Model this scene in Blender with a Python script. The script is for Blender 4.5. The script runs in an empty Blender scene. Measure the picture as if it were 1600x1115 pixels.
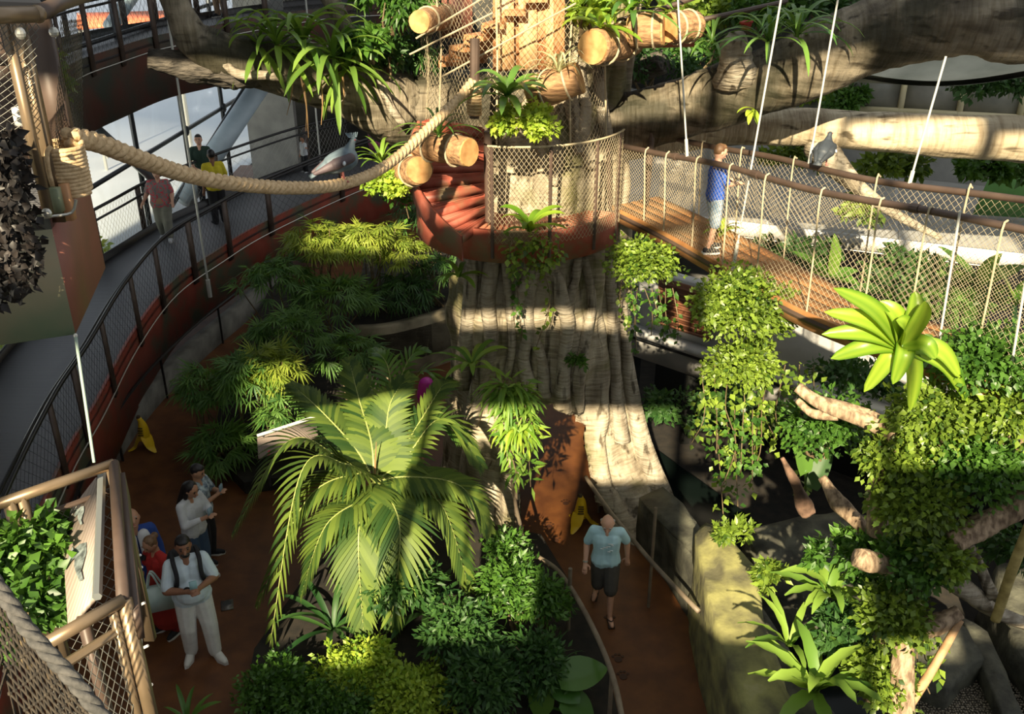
import bpy, bmesh, math, random
import numpy as np
from mathutils import Vector, Matrix, noise as mnoise

# ------------------------------------------------------------------ camera, light
scene = bpy.context.scene
COL = scene.collection
FPX, PITCH, CAMH = 1500.0, math.radians(26.5), 8.7
cam_data = bpy.data.cameras.new('camera')
cam = bpy.data.objects.new('camera', cam_data)
COL.objects.link(cam)
cam_data.sensor_fit = 'HORIZONTAL'
cam_data.sensor_width = 36.0
cam_data.lens = 36.0 * FPX / 1600.0
cam_data.clip_start, cam_data.clip_end = 0.05, 400
cam.location = (0, 0, CAMH)
cam.rotation_euler = (math.pi / 2 - PITCH, 0, 0)
scene.camera = cam

world = bpy.data.worlds.new('world')
scene.world = world
world.use_nodes = True
wn = world.node_tree.nodes
wbg = wn.get('Background') or wn.new('ShaderNodeBackground')
wbg.inputs[0].default_value = (0.92, 0.96, 1.0, 1)
wbg.inputs[1].default_value = 0.62

SUN_DIR = Vector((0.16, 0.84, -0.50)).normalized()      # direction the light travels
sd = bpy.data.lights.new('sun', 'SUN')
sd.energy = 13.0
sd.angle = math.radians(0.6)
sd.color = (1.0, 0.84, 0.58)
sun = bpy.data.objects.new('sun', sd)
COL.objects.link(sun)
sun.rotation_euler = SUN_DIR.to_track_quat('-Z', 'Y').to_euler()
sun.location = (-12, -20, 22)

vs = scene.view_settings
vs.view_transform = 'Standard'
vs.look = 'None'
vs.gamma = 1.0
vs.use_curve_mapping = False
vs.exposure = 0.2
try:
    scene.cycles.max_bounces = 6
    scene.cycles.transparent_max_bounces = 16
except Exception:
    pass

# openings in the added rear wall, placed to shape the sun patches (x0, x1, z0, z1)
HOLES = [(-5.3, -3.75, 7.3, 11.1), (-5.3, -3.75, 12.9, 17.6), (-3.65, -2.0, 7.6, 10.9), (-3.65, -1.45, 12.05, 12.4), (-3.65, -2.0, 13.3, 14.6), (-3.65, -2.0, 14.9, 17.6), (-1.9, -.45, 9.5, 10.9), (-1.4, -.45, 12.0, 13.4), (-1.9, -.45, 13.5, 14.8), (-1.9, -.45, 15.1, 17.6),
         (-.3, 1.4, 7.7, 9.6), (-.3, 1.4, 9.75, 12.6), (-.3, 1.4, 12.75, 15.6), (1.46, 3.2, 7.2, 8.4), (1.46, 3.2, 10.0, 12.6), (1.46, 3.2, 12.75, 15.3), (3.35, 5.2, 7.4, 8.4), (3.35, 5.2, 10.4, 12.6), (3.35, 5.2, 12.9, 15.0), (-4.75, -3.7, 11.25, 12.75), (-7.7, -5.6, 14.3, 15.7), (-7.4, -5.8, 10.2, 11.8)]

rng = np.random.default_rng(7)
random.seed(7)

# ------------------------------------------------------------------ pixel -> place
_F = np.array([0, math.cos(PITCH), -math.sin(PITCH)])
_U = np.array([0, math.sin(PITCH), math.cos(PITCH)])
_O = np.array([0, 0, CAMH])
def _ray(x, y):
    return _F + np.array([1., 0, 0]) * (x - 800) / FPX + _U * (557.5 - y) / FPX
def P(x, y, yy):                      # point seen at pixel x, y that stands yy metres away
    d = _ray(x, y); return _O + d * (yy / d[1])
def G(x, y, z=0.0):                   # point seen at pixel x, y at height z
    d = _ray(x, y); return _O + d * ((z - CAMH) / d[2])
def A(*v): return np.array(v, dtype=float)
def unit(v):
    v = np.asarray(v, float); return v / max(1e-9, np.linalg.norm(v))

# ------------------------------------------------------------------ materials
MATS = {}
def _setup(name):
    m = bpy.data.materials.new(name); m.use_nodes = True
    nt = m.node_tree
    bs = nt.nodes.get('Principled BSDF')
    return m, nt, bs
def mat(name, c1, c2=None, scale=6.0, rough=0.6, metal=0.0, bump=0.0, stretch=(1, 1, 1), lo=0.35, hi=0.65, detail=4.0, c3=None, spec=0.5, bdist=0.02):
    if name in MATS: return MATS[name]
    m, nt, bs = _setup(name)
    N, L = nt.nodes, nt.links
    bs.inputs['Roughness'].default_value = rough
    bs.inputs['Metallic'].default_value = metal
    bs.inputs['Specular IOR Level'].default_value = spec
    if c2 is None:
        bs.inputs['Base Color'].default_value = (*c1, 1)
    if c2 is not None or bump:
        tc = N.new('ShaderNodeTexCoord'); mp = N.new('ShaderNodeMapping')
        mp.inputs['Scale'].default_value = stretch
        L.new(tc.outputs['Object'], mp.inputs['Vector'])
        nz = N.new('ShaderNodeTexNoise'); nz.inputs['Scale'].default_value = scale; nz.inputs['Detail'].default_value = detail
        L.new(mp.outputs[0], nz.inputs['Vector'])
        if c2 is not None:
            r = N.new('ShaderNodeValToRGB')
            r.color_ramp.elements[0].position = lo; r.color_ramp.elements[0].color = (*c1, 1)
            r.color_ramp.elements[1].position = hi; r.color_ramp.elements[1].color = (*c2, 1)
            if c3 is not None:
                e = r.color_ramp.elements.new(min(0.98, hi + 0.12)); e.color = (*c3, 1)
            L.new(nz.outputs['Fac'], r.inputs[0]); L.new(r.outputs[0], bs.inputs['Base Color'])
        if bump:
            b = N.new('ShaderNodeBump'); b.inputs['Strength'].default_value = bump; b.inputs['Distance'].default_value = bdist
            L.new(nz.outputs['Fac'], b.inputs['Height']); L.new(b.outputs[0], bs.inputs['Normal'])
    MATS[name] = m; return m
def leafmat(name, dark, light, trans=0.35, rough=0.5, tcol=None):
    if name in MATS: return MATS[name]
    m, nt, bs = _setup(name); N, L = nt.nodes, nt.links
    at = N.new('ShaderNodeAttribute'); at.attribute_name = 'rnd'
    r = N.new('ShaderNodeValToRGB')
    r.color_ramp.elements[0].color = (*dark, 1); r.color_ramp.elements[1].color = (*light, 1)
    L.new(at.outputs['Fac'], r.inputs[0]); L.new(r.outputs[0], bs.inputs['Base Color'])
    bs.inputs['Roughness'].default_value = rough; bs.inputs['Specular IOR Level'].default_value = .4
    tr = N.new('ShaderNodeBsdfTranslucent')
    mx = N.new('ShaderNodeMixShader'); mx.inputs[0].default_value = trans
    hs = N.new('ShaderNodeMixRGB'); hs.blend_type = 'MIX'; hs.inputs[0].default_value = 0.5
    hs.inputs[2].default_value = (*(tcol or (light[0] * 1.5, light[1] * 1.35, light[2] * 0.6)), 1)
    L.new(r.outputs[0], hs.inputs[1]); L.new(hs.outputs[0], tr.inputs[0])
    out = N.get('Material Output')
    L.new(bs.outputs[0], mx.inputs[1]); L.new(tr.outputs[0], mx.inputs[2]); L.new(mx.outputs[0], out.inputs[0])
    MATS[name] = m; return m
def barkmat(name, c1, c2, c3, ring=14.0, moss=None, axis=2, cover=.52):
    """smooth grey-tan bark: long streaks, thin rings across and dark cracks"""
    if name in MATS: return MATS[name]
    m, nt, bs = _setup(name); N, L = nt.nodes, nt.links
    tc = N.new('ShaderNodeTexCoord')
    mp = N.new('ShaderNodeMapping'); mp.inputs['Scale'].default_value = (3, 3, .7) if axis == 2 else ((.7, 3, 3) if axis == 0 else (3, .7, 3))
    L.new(tc.outputs['Object'], mp.inputs[0])
    n1 = N.new('ShaderNodeTexNoise'); n1.inputs['Scale'].default_value = 1.6; n1.inputs['Detail'].default_value = 6
    L.new(mp.outputs[0], n1.inputs['Vector'])
    r = N.new('ShaderNodeValToRGB')
    r.color_ramp.elements[0].position = .3; r.color_ramp.elements[0].color = (*c1, 1)
    r.color_ramp.elements[1].position = .68; r.color_ramp.elements[1].color = (*c3, 1)
    e = r.color_ramp.elements.new(.5); e.color = (*c2, 1)
    L.new(n1.outputs['Fac'], r.inputs[0])
    mp2 = N.new('ShaderNodeMapping'); mp2.inputs['Scale'].default_value = (.6, .6, 5) if axis == 2 else ((5, .6, .6) if axis == 0 else (.6, 5, .6))
    L.new(tc.outputs['Object'], mp2.inputs[0])
    n2 = N.new('ShaderNodeTexNoise'); n2.inputs['Scale'].default_value = ring / 3; n2.inputs['Detail'].default_value = 5
    L.new(mp2.outputs[0], n2.inputs['Vector'])
    mul = N.new('ShaderNodeMixRGB'); mul.blend_type = 'MULTIPLY'; mul.inputs[0].default_value = .75
    r2 = N.new('ShaderNodeValToRGB'); r2.color_ramp.elements[0].position = .36; r2.color_ramp.elements[0].color = (.62, .58, .52, 1)
    r2.color_ramp.elements[1].position = .52; r2.color_ramp.elements[1].color = (1, 1, 1, 1)
    L.new(n2.outputs['Fac'], r2.inputs[0]); L.new(r.outputs[0], mul.inputs[1]); L.new(r2.outputs[0], mul.inputs[2])
    mp4 = N.new('ShaderNodeMapping'); mp4.inputs['Scale'].default_value = (7, 7, .8) if axis == 2 else ((.8, 7, 7) if axis == 0 else (7, .8, 7))
    L.new(tc.outputs['Object'], mp4.inputs[0])
    n4 = N.new('ShaderNodeTexNoise'); n4.inputs['Scale'].default_value = 1.3; n4.inputs['Detail'].default_value = 3
    L.new(mp4.outputs[0], n4.inputs['Vector'])
    r4 = N.new('ShaderNodeValToRGB'); r4.color_ramp.elements[0].position = .33; r4.color_ramp.elements[0].color = (.16, .14, .11, 1)
    r4.color_ramp.elements[1].position = .43; r4.color_ramp.elements[1].color = (1, 1, 1, 1)
    L.new(n4.outputs['Fac'], r4.inputs[0])
    mu4 = N.new('ShaderNodeMixRGB'); mu4.blend_type = 'MULTIPLY'; mu4.inputs[0].default_value = .85
    L.new(mul.outputs[0], mu4.inputs[1]); L.new(r4.outputs[0], mu4.inputs[2])
    last = mu4.outputs[0]
    if moss:
        n3 = N.new('ShaderNodeTexNoise'); n3.inputs['Scale'].default_value = 1.1; n3.inputs['Detail'].default_value = 5
        L.new(tc.outputs['Object'], n3.inputs['Vector'])
        r3 = N.new('ShaderNodeValToRGB'); r3.color_ramp.elements[0].position = cover; r3.color_ramp.elements[1].position = cover + .1
        r3.color_ramp.elements[0].color = (0, 0, 0, 1); r3.color_ramp.elements[1].color = (.8, .8, .8, 1)
        L.new(n3.outputs['Fac'], r3.inputs[0])
        mm = N.new('ShaderNodeMixRGB'); mm.inputs[2].default_value = (*moss, 1)
        L.new(r3.outputs[0], mm.inputs[0]); L.new(last, mm.inputs[1]); last = mm.outputs[0]
    L.new(last, bs.inputs['Base Color'])
    ad = N.new('ShaderNodeMath'); ad.operation = 'ADD'
    L.new(n1.outputs['Fac'], ad.inputs[0]); L.new(n2.outputs['Fac'], ad.inputs[1])
    b = N.new('ShaderNodeBump'); b.inputs['Strength'].default_value = .8; b.inputs['Distance'].default_value = .05
    L.new(ad.outputs[0], b.inputs['Height']); L.new(b.outputs[0], bs.inputs['Normal'])
    bs.inputs['Roughness'].default_value = .7; bs.inputs['Specular IOR Level'].default_value = .3
    MATS[name] = m; return m
def stripemat(name, c1, c2, scale, axis='X', rough=.5, metal=0.0, bump=.3):
    if name in MATS: return MATS[name]
    m, nt, bs = _setup(name); N, L = nt.nodes, nt.links
    tc = N.new('ShaderNodeTexCoord'); w = N.new('ShaderNodeTexWave'); w.bands_direction = axis
    w.inputs['Scale'].default_value = scale; w.inputs['Distortion'].default_value = .4; w.inputs['Detail'].default_value = 1
    L.new(tc.outputs['Object'], w.inputs['Vector'])
    r = N.new('ShaderNodeValToRGB'); r.color_ramp.elements[0].color = (*c1, 1); r.color_ramp.elements[1].color = (*c2, 1)
    L.new(w.outputs['Fac'], r.inputs[0]); L.new(r.outputs[0], bs.inputs['Base Color'])
    b = N.new('ShaderNodeBump'); b.inputs['Strength'].default_value = bump; b.inputs['Distance'].default_value = .01
    L.new(w.outputs['Fac'], b.inputs['Height']); L.new(b.outputs[0], bs.inputs['Normal'])
    bs.inputs['Roughness'].default_value = rough; bs.inputs['Metallic'].default_value = metal
    MATS[name] = m; return m

# ------------------------------------------------------------------ mesh helpers: every builder returns (V, F)
def mesh_of(name, V, F, rnd=None, smooth=False):
    me = bpy.data.meshes.new(name)
    V = np.asarray(V, dtype=np.float32).reshape(-1, 3)
    if isinstance(F, np.ndarray):
        nf, k = F.shape
        me.vertices.add(len(V)); me.vertices.foreach_set('co', V.ravel())
        me.loops.add(nf * k); me.loops.foreach_set('vertex_index', F.astype(np.int32).ravel())
        me.polygons.add(nf); me.polygons.foreach_set('loop_start', np.arange(0, nf * k, k, dtype=np.int32))
        me.update(calc_edges=True)
    else:
        me.from_pydata(V.tolist(), [], [tuple(int(i) for i in f) for f in F])
        me.update()
    if rnd is not None:
        a = me.attributes.new('rnd', 'FLOAT', 'POINT'); a.data.foreach_set('value', np.asarray(rnd, dtype=np.float32))
    if smooth:
        me.polygons.foreach_set('use_smooth', np.ones(len(me.polygons), dtype=bool))
    return me
def join(parts):
    V, F, o = [], [], 0
    arr = all(isinstance(f, np.ndarray) for _, f in parts) and len({f.shape[1] for _, f in parts}) == 1
    for v, f in parts:
        v = np.asarray(v, float).reshape(-1, 3)
        V.append(v)
        if arr: F.append(f + o)
        else: F.extend([tuple(int(i) + o for i in q) for q in f])
        o += len(v)
    return np.concatenate(V), (np.concatenate(F) if arr else F)
def frame_for(t, ref=None):
    t = unit(t); ref = A(0, 0, 1) if ref is None else ref
    if abs(np.dot(t, ref)) > .98: ref = A(1, 0, 0)
    n = unit(np.cross(t, ref)); b = np.cross(n, t); return n, b
def tube(pts, r, seg=8, caps=True, wob=0.0, seed=0):
    pts = np.asarray(pts, float); n = len(pts)
    r = np.full(n, r, float) if np.isscalar(r) else np.asarray(r, float)
    if len(r) != n: r = np.interp(np.linspace(0, 1, n), np.linspace(0, 1, len(r)), r)
    T = np.gradient(pts, axis=0)
    n0, b0 = frame_for(T[0]); V = []
    ang = np.linspace(0, 2 * np.pi, seg, endpoint=False)
    rs = np.random.default_rng(seed)
    for i in range(n):
        t = unit(T[i]); n0 = unit(n0 - t * np.dot(n0, t)); b0 = np.cross(t, n0)
        rr = r[i] * (1 + (wob * rs.uniform(-1, 1, seg) if wob else 0))
        rr = np.broadcast_to(rr, (seg,))
        V.append(pts[i] + np.outer(np.cos(ang) * rr, n0) + np.outer(np.sin(ang) * rr, b0))
    V = np.concatenate(V)
    F = []
    for i in range(n - 1):
        for j in range(seg):
            a, b = i * seg + j, i * seg + (j + 1) % seg
            F.append((a, b, b + seg, a + seg))
    if caps:
        F.append(tuple(range(seg - 1, -1, -1))); F.append(tuple(range((n - 1) * seg, n * seg)))
        return V, F
    return V, np.array(F)
def box(c, s, rz=0.0, rx=0.0):
    c = np.asarray(c, float); s = np.asarray(s, float) / 2
    V = np.array([[x, y, z] for x in (-1, 1) for y in (-1, 1) for z in (-1, 1)], float) * s
    if rx: V = V @ np.array([[1, 0, 0], [0, math.cos(rx), math.sin(rx)], [0, -math.sin(rx), math.cos(rx)]])
    if rz: V = V @ np.array([[math.cos(rz), math.sin(rz), 0], [-math.sin(rz), math.cos(rz), 0], [0, 0, 1]])
    return V + c, np.array([(0, 1, 3, 2), (4, 6, 7, 5), (0, 4, 5, 1), (2, 3, 7, 6), (0, 2, 6, 4), (1, 5, 7, 3)])
def beam(p, q, w, h, up=(0, 0, 1)):
    p, q = np.asarray(p, float), np.asarray(q, float)
    n, b = frame_for(q - p, np.asarray(up, float))
    V = []
    for e in (p, q):
        for sx, sy in ((-1, -1), (1, -1), (1, 1), (-1, 1)): V.append(e + n * sx * w / 2 + b * sy * h / 2)
    return np.array(V), np.array([(3, 2, 1, 0), (4, 5, 6, 7), (0, 1, 5, 4), (1, 2, 6, 5), (2, 3, 7, 6), (3, 0, 4, 7)])
def prism(poly, z0, z1):
    poly = [tuple(p[:2]) for p in poly]; n = len(poly)
    area = sum(poly[i][0] * poly[(i + 1) % n][1] - poly[(i + 1) % n][0] * poly[i][1] for i in range(n))
    if area < 0: poly = poly[::-1]
    V = [(x, y, z0) for x, y in poly] + [(x, y, z1) for x, y in poly]
    F = [tuple(range(n - 1, -1, -1)), tuple(range(n, 2 * n))]
    F += [(i, (i + 1) % n, n + (i + 1) % n, n + i) for i in range(n)]
    return np.array(V, float), F
def slab_quad(a, b, c, d, th):
    """flat four-cornered board with thickness th, front face a b c d"""
    a, b, c, d = [np.asarray(v, float) for v in (a, b, c, d)]
    n = unit(np.cross(b - a, d - a))
    V = [a, b, c, d, a - n * th, b - n * th, c - n * th, d - n * th]
    return np.array(V), np.array([(0, 1, 2, 3), (7, 6, 5, 4), (0, 4, 5, 1), (1, 5, 6, 2), (2, 6, 7, 3), (3, 7, 4, 0)])
def grid(S):
    n, m = S.shape[:2]
    i = np.arange(n * m).reshape(n, m)
    F = np.stack([i[:-1, :-1], i[1:, :-1], i[1:, 1:], i[:-1, 1:]], -1).reshape(-1, 4)
    return S.reshape(-1, 3), F
def ellipsoid(c, r, nu=14, nv=9):
    th = np.linspace(0, 2 * np.pi, nu, endpoint=False); ph = np.linspace(-np.pi / 2, np.pi / 2, nv)[1:-1]
    V = [A(0, 0, -1)] + [A(math.cos(p) * math.cos(t), math.cos(p) * math.sin(t), math.sin(p)) for p in ph for t in th] + [A(0, 0, 1)]
    F = []
    for j in range(nu): F.append((0, 1 + (j + 1) % nu, 1 + j))
    for k in range(len(ph) - 1):
        for j in range(nu):
            a = 1 + k * nu + j; b = 1 + k * nu + (j + 1) % nu
            F.append((a, b, b + nu, a + nu))
    o = 1 + (len(ph) - 1) * nu; top = len(V) - 1
    for j in range(nu): F.append((o + j, o + (j + 1) % nu, top))
    return np.array(V) * np.asarray(r, float) + np.asarray(c, float), F
def segs(Pa, Pb, r):
    """many thin three-sided rods from Pa[i] to Pb[i]"""
    Pa, Pb = np.asarray(Pa, float), np.asarray(Pb, float)
    t = Pb - Pa; t /= np.maximum(1e-9, np.linalg.norm(t, axis=1))[:, None]
    ref = np.where(np.abs(t[:, 2:3]) > .9, A(1, 0, 0), A(0, 0, 1))
    n = np.cross(t, ref); n /= np.maximum(1e-9, np.linalg.norm(n, axis=1))[:, None]; b = np.cross(n, t)
    V = []
    for base in (Pa, Pb):
        for k in range(3):
            a = 2 * np.pi * k / 3; V.append(base + r * (np.cos(a) * n + np.sin(a) * b))
    V = np.stack(V, 1).reshape(-1, 3); N = len(Pa)
    q = np.array([(0, 1, 4, 3), (1, 2, 5, 4), (2, 0, 3, 5)])
    return V, (np.arange(N)[:, None, None] * 6 + q).reshape(-1, 4)
def diamond_net(S, r):
    """knotted diamond net over a grid of points S[n, m, 3]"""
    n, m = S.shape[:2]; a, b = [], []
    for i in range(n - 1):
        for j in range(m - 1):
            if (i + j) % 2 == 0: a.append(S[i, j]); b.append(S[i + 1, j + 1])
            else: a.append(S[i + 1, j]); b.append(S[i, j + 1])
    return segs(a, b, r)
def catmull(pts, n):
    pts = np.asarray(pts, float); k = len(pts)
    ext = np.vstack([2 * pts[0] - pts[1], pts, 2 * pts[-1] - pts[-2]]); out = []
    for u in np.linspace(0, k - 1, n):
        i = min(int(u), k - 2); t = u - i
        p0, p1, p2, p3 = ext[i:i + 4]
        out.append(.5 * (2 * p1 + (p2 - p0) * t + (2 * p0 - 5 * p1 + 4 * p2 - p3) * t ** 2 + (3 * p1 - p0 - 3 * p2 + p3) * t ** 3))
    return np.array(out)

# ------------------------------------------------------------------ scene objects
def tagit(o, label=None, cat=None, group=None, kind=None):
    if label: o['label'] = label
    if cat: o['category'] = cat
    if group: o['group'] = group
    if kind: o['kind'] = kind
    return o
def thing(name, label, cat, loc, group=None):
    o = bpy.data.objects.new(name, None); COL.objects.link(o)
    o.location = tuple(float(v) for v in loc); o.empty_display_size = .1
    return tagit(o, label, cat, group)
def put(name, me, parent=None):
    o = bpy.data.objects.new(name, me); COL.objects.link(o)
    if parent is not None:
        o.parent = parent
        if parent.type == 'EMPTY': o.matrix_parent_inverse = Matrix.Translation(-Vector(parent.location))
    return o
def part(name, VF, m, parent, label=None, kind=None, rnd=None, smooth=False):
    me = mesh_of(name, VF[0], VF[1], rnd, smooth)
    me.materials.append(m)
    return tagit(put(name, me, parent), label, kind=kind)
def single(name, label, cat, VF, m, group=None, kind=None, rnd=None, smooth=False):
    """a thing that is one mesh; its origin is moved to the foot of the mesh"""
    V = np.asarray(VF[0], float); c = A((V[:, 0].min() + V[:, 0].max()) / 2, (V[:, 1].min() + V[:, 1].max()) / 2, V[:, 2].min())
    me = mesh_of(name, V - c, VF[1], rnd, smooth); me.materials.append(m)
    o = put(name, me); o.location = tuple(c)
    return tagit(o, label, cat, group, kind)
def struct(name, VF, m, smooth=False, parent=None, label=None):
    me = mesh_of(name, VF[0], VF[1], None, smooth); me.materials.append(m)
    o = put(name, me, parent)
    if parent is None: o['kind'] = 'structure'
    if label: o['label'] = label
    return o

# ------------------------------------------------------------------ leaves
def leaves(pos, d, nrm, L, W, fold=.12, curl=.1):
    pos, d, nrm = [np.asarray(v, float) for v in (pos, d, nrm)]
    N = len(pos); L = np.broadcast_to(L, (N,))[:, None]; W = np.broadcast_to(W, (N,))[:, None]
    d = d / np.maximum(1e-9, np.linalg.norm(d, axis=1))[:, None]
    s = np.cross(d, nrm); s /= np.maximum(1e-9, np.linalg.norm(s, axis=1))[:, None]; n = np.cross(s, d)
    V = np.stack([pos, pos + d * L * .42 + s * W * .5 + n * W * fold, pos + d * L * .5 - n * W * .02,
                  pos + d * L * .42 - s * W * .5 + n * W * fold, pos + d * L - n * L * curl], 1).reshape(-1, 3)
    t = np.array([(0, 1, 2), (1, 4, 2), (4, 3, 2), (3, 0, 2)])
    F = (np.arange(N)[:, None, None] * 5 + t).reshape(-1, 3)
    return V, F
def rnd_of(N, k, seed=0, clump=None):
    r = np.random.default_rng(seed).uniform(0, 1, N)
    return np.repeat(r, k)
def rand_dirs(n, g):
    v = g.normal(size=(n, 3)); return v / np.linalg.norm(v, axis=1)[:, None]
def foliage(center, rad, n, L, W, seed=0, clumps=14, droop=.3, up=.35, fill=.35, flat=.6):
    """leaf cloud: clumps of leaves over an ellipsoid, leaves facing out and up"""
    g = np.random.default_rng(seed); center, rad = np.asarray(center, float), np.asarray(rad, float)
    cd = rand_dirs(clumps, g); cd[:, 2] = np.abs(cd[:, 2]) * (1 - .35 * g.uniform(0, 1, clumps)) - .25
    cc = cd * rad * g.uniform(.4, 1.05, clumps)[:, None]
    k = g.integers(0, clumps, n)
    off = rand_dirs(n, g) * rad.mean() * fill * (g.uniform(0, 1, n) ** .5)[:, None]
    pos = cc[k] + off
    out = unit_rows(pos / rad) * .6 + unit_rows(off) * .6 + rand_dirs(n, g) * .9
    out[:, 2] -= droop
    nrm = unit_rows(pos / rad) * .4 + A(0, -.2, flat * .8) + rand_dirs(n, g) * .85
    sc = g.uniform(.65, 1.25, n)
    V, F = leaves(pos + center, out, nrm, L * sc, W * sc)
    tone = np.clip(g.uniform(0, 1, clumps)[k] * .5 + g.uniform(0, 1, n) * .5, 0, 1)
    return V, F, np.repeat(tone, 5)
def unit_rows(v): return v / np.maximum(1e-9, np.linalg.norm(v, axis=1))[:, None]
def shrub(name, label, cat, c, rad, n, L, W, m, seed=0, stem=True, group=None, ground=None, **kw):
    c = np.asarray(c, float); rad = np.asarray(rad, float)
    z0 = c[2] - rad[2] if ground is None else ground
    t = thing(name, label, cat, (c[0], c[1], z0), group)
    V, F, r = foliage(c, rad, n, L, W, seed, **kw)
    part('foliage', (V, F), m, t, kind='stuff', rnd=r)
    if stem:
        g = np.random.default_rng(seed + 99); parts = []
        for k in range(5):
            a = g.uniform(0, 6.28); e = c + A(math.cos(a) * rad[0] * .6, math.sin(a) * rad[1] * .6, rad[2] * g.uniform(-.1, .6))
            b = A(c[0] + g.uniform(-.1, .1), c[1] + g.uniform(-.1, .1), z0)
            parts.append(tube(catmull([b, (b + e) / 2 + g.uniform(-.08, .08, 3), e], 6), [.022, .008], 5))
        part('stem', join(parts), M_stem, t)
    return t
def strap(base, az, L, W, rise=.9, droop=1.0, n=9, fold=.18, wave=0.0, tipw=0.05, twist=0.0):
    """one long arching leaf as a folded strip"""
    base = np.asarray(base, float); u = np.linspace(0, 1, n)
    ang = rise - (rise + droop) * u ** 1.3
    dx = np.cos(ang) * L / (n - 1); dz = np.sin(ang) * L / (n - 1)
    h = np.concatenate([[0], np.cumsum(dx[:-1])]); z = np.concatenate([[0], np.cumsum(dz[:-1])])
    f = A(math.cos(az), math.sin(az), 0); s0 = A(-math.sin(az), math.cos(az), 0)
    w = W * (np.sin(np.pi * np.clip(u * .86 + .1, 0, 1)) ** .7); w[-1] = W * tipw
    V = []
    for i in range(n):
        c = base + f * h[i] + A(0, 0, z[i]); nn = -f * math.sin(ang[i]) + A(0, 0, math.cos(ang[i]))
        s = s0 * math.cos(twist * u[i]) + nn * math.sin(twist * u[i])
        wv = wave * W * (1 if i % 2 else -1)
        V += [c + s * w[i] / 2 + nn * (fold * w[i] + wv), c, c - s * w[i] / 2 + nn * (fold * w[i] - wv)]
    F = []
    for i in range(n - 1):
        a = i * 3; F += [(a, a + 1, a + 4, a + 3), (a + 1, a + 2, a + 5, a + 4)]
    return np.array(V), np.array(F)
def rosette(name, label, cat, base, n, L, W, m, seed=0, rise=(.3, 1.3), droop=.7, az=(0, 6.283), group=None, fold=.18, wave=0.0, lay=9, parent=None):
    """plant of separate strap leaves from one point, each leaf a part"""
    g = np.random.default_rng(seed); base = np.asarray(base, float)
    t = thing(name, label, cat, base, group) if parent is None else parent
    for k in range(n):
        a = az[0] + (az[1] - az[0]) * (k + g.uniform(-.3, .3)) / n
        rs = g.uniform(*rise); l = L * g.uniform(.75, 1.1)
        V, F = strap(base + g.uniform(-.015, .015, 3), a, l, W * g.uniform(.85, 1.1), rs, droop * g.uniform(.6, 1.2), n=lay, fold=fold, wave=wave, twist=g.uniform(-.4, .4))
        part('leaf', (V, F), m, t, rnd=np.full(len(V), g.uniform(0, 1)), smooth=(wave == 0))
    return t
def vine(name, label, strands, m, seed=0, L=.1, W=.07, step=.05, spread=.05, group=None, cat='vine', loc=None, extra=None):
    """hanging creeper: strands (polylines) set with small leaves"""
    g = np.random.default_rng(seed); pos, stems = [], []
    for s in strands:
        s = np.asarray(s, float).copy(); s[-1] += (s[-1] - s[0]) * g.uniform(-.35, .3); s[1:] += g.normal(size=(len(s) - 1, 3)) * A(.07, .07, .03) * min(1, np.linalg.norm(s[-1] - s[0])); ln = np.linalg.norm(np.diff(s, axis=0), axis=1).sum()
        c = catmull(s, max(8, int(ln / .12)))
        stems.append(tube(c, .006, 4))
        k = max(4, int(ln / step)); idx = g.uniform(0, len(c) - 1.001, k); i = idx.astype(int); f = (idx - i)[:, None]
        pos.append(c[i] * (1 - f) + c[i + 1] * f)
    pos = np.concatenate(pos); n = len(pos); off = rand_dirs(n, g)
    pos = pos + off * g.uniform(.2, 1, n)[:, None] * spread
    d = off + A(0, -.2, -.5) + rand_dirs(n, g) * .4; nrm = off * .5 + A(0, -.4, .6) + rand_dirs(n, g) * .4
    sc = g.uniform(.7, 1.3, n)
    V, F = leaves(pos, d, nrm, L * sc, W * sc)
    rr = np.repeat(g.uniform(0, 1, n), 5)
    if extra is not None:
        rr = np.concatenate([rr, extra[2]]); V, F = join([(V, F), (extra[0], extra[1])])
    l = loc if loc is not None else strands[0][0]
    t = thing(name, label, cat, l, group)
    part('foliage', (V, F), m, t, kind='stuff', rnd=rr)
    part('stem', join(stems), M_stem, t)
    return t
def cloth_noise(v, s): return mnoise.noise(Vector(v) * s)
# ------------------------------------------------------------------ palette
M_floor = mat('brown_rubber_floor', (.085, .028, .007), (.14, .05, .012), 3.5, .55, bump=.15, detail=8)
M_soil = mat('dark_soil', (.008, .007, .005), (.022, .017, .011), 5, .9, bump=.5)
M_stem = mat('brown_stem', (.10, .07, .035), (.2, .15, .08), 12, .7)
M_bark = barkmat('tree_bark', (.20, .165, .115), (.35, .305, .22), (.46, .405, .305), 14, moss=(.13, .125, .045))
M_branch = barkmat('branch_bark', (.07, .058, .04), (.18, .155, .11), (.29, .25, .18), 12, moss=(.018, .019, .009), axis=0, cover=.47)
M_root = barkmat('root_bark', (.19, .16, .115), (.34, .30, .23), (.46, .41, .32), 18)
M_driftwood = mat('driftwood', (.13, .085, .05), (.42, .31, .20), 7, .8, bump=.7, stretch=(3, 3, 1), bdist=.03)
M_rock = mat('dark_rock', (.03, .03, .022), (.10, .10, .07), 3.5, .8, bump=.9, bdist=.06)
M_moss = mat('mossy_rock', (.09, .085, .045), (.26, .25, .09), 3.2, .85, bump=.8, c3=(.34, .31, .17), bdist=.05)
M_concrete = mat('grey_concrete', (.34, .34, .32), (.46, .45, .42), 2.5, .8, bump=.1)
M_pale = mat('pale_concrete', (.26, .26, .24), (.36, .355, .33), 1.8, .8, bump=.1)
M_white = mat('white_paint', (.55, .55, .53), (.64, .64, .62), 3, .6)
M_darkwall = mat('dark_wall', (.02, .022, .02), (.055, .055, .048), 1.5, .9)
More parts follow.
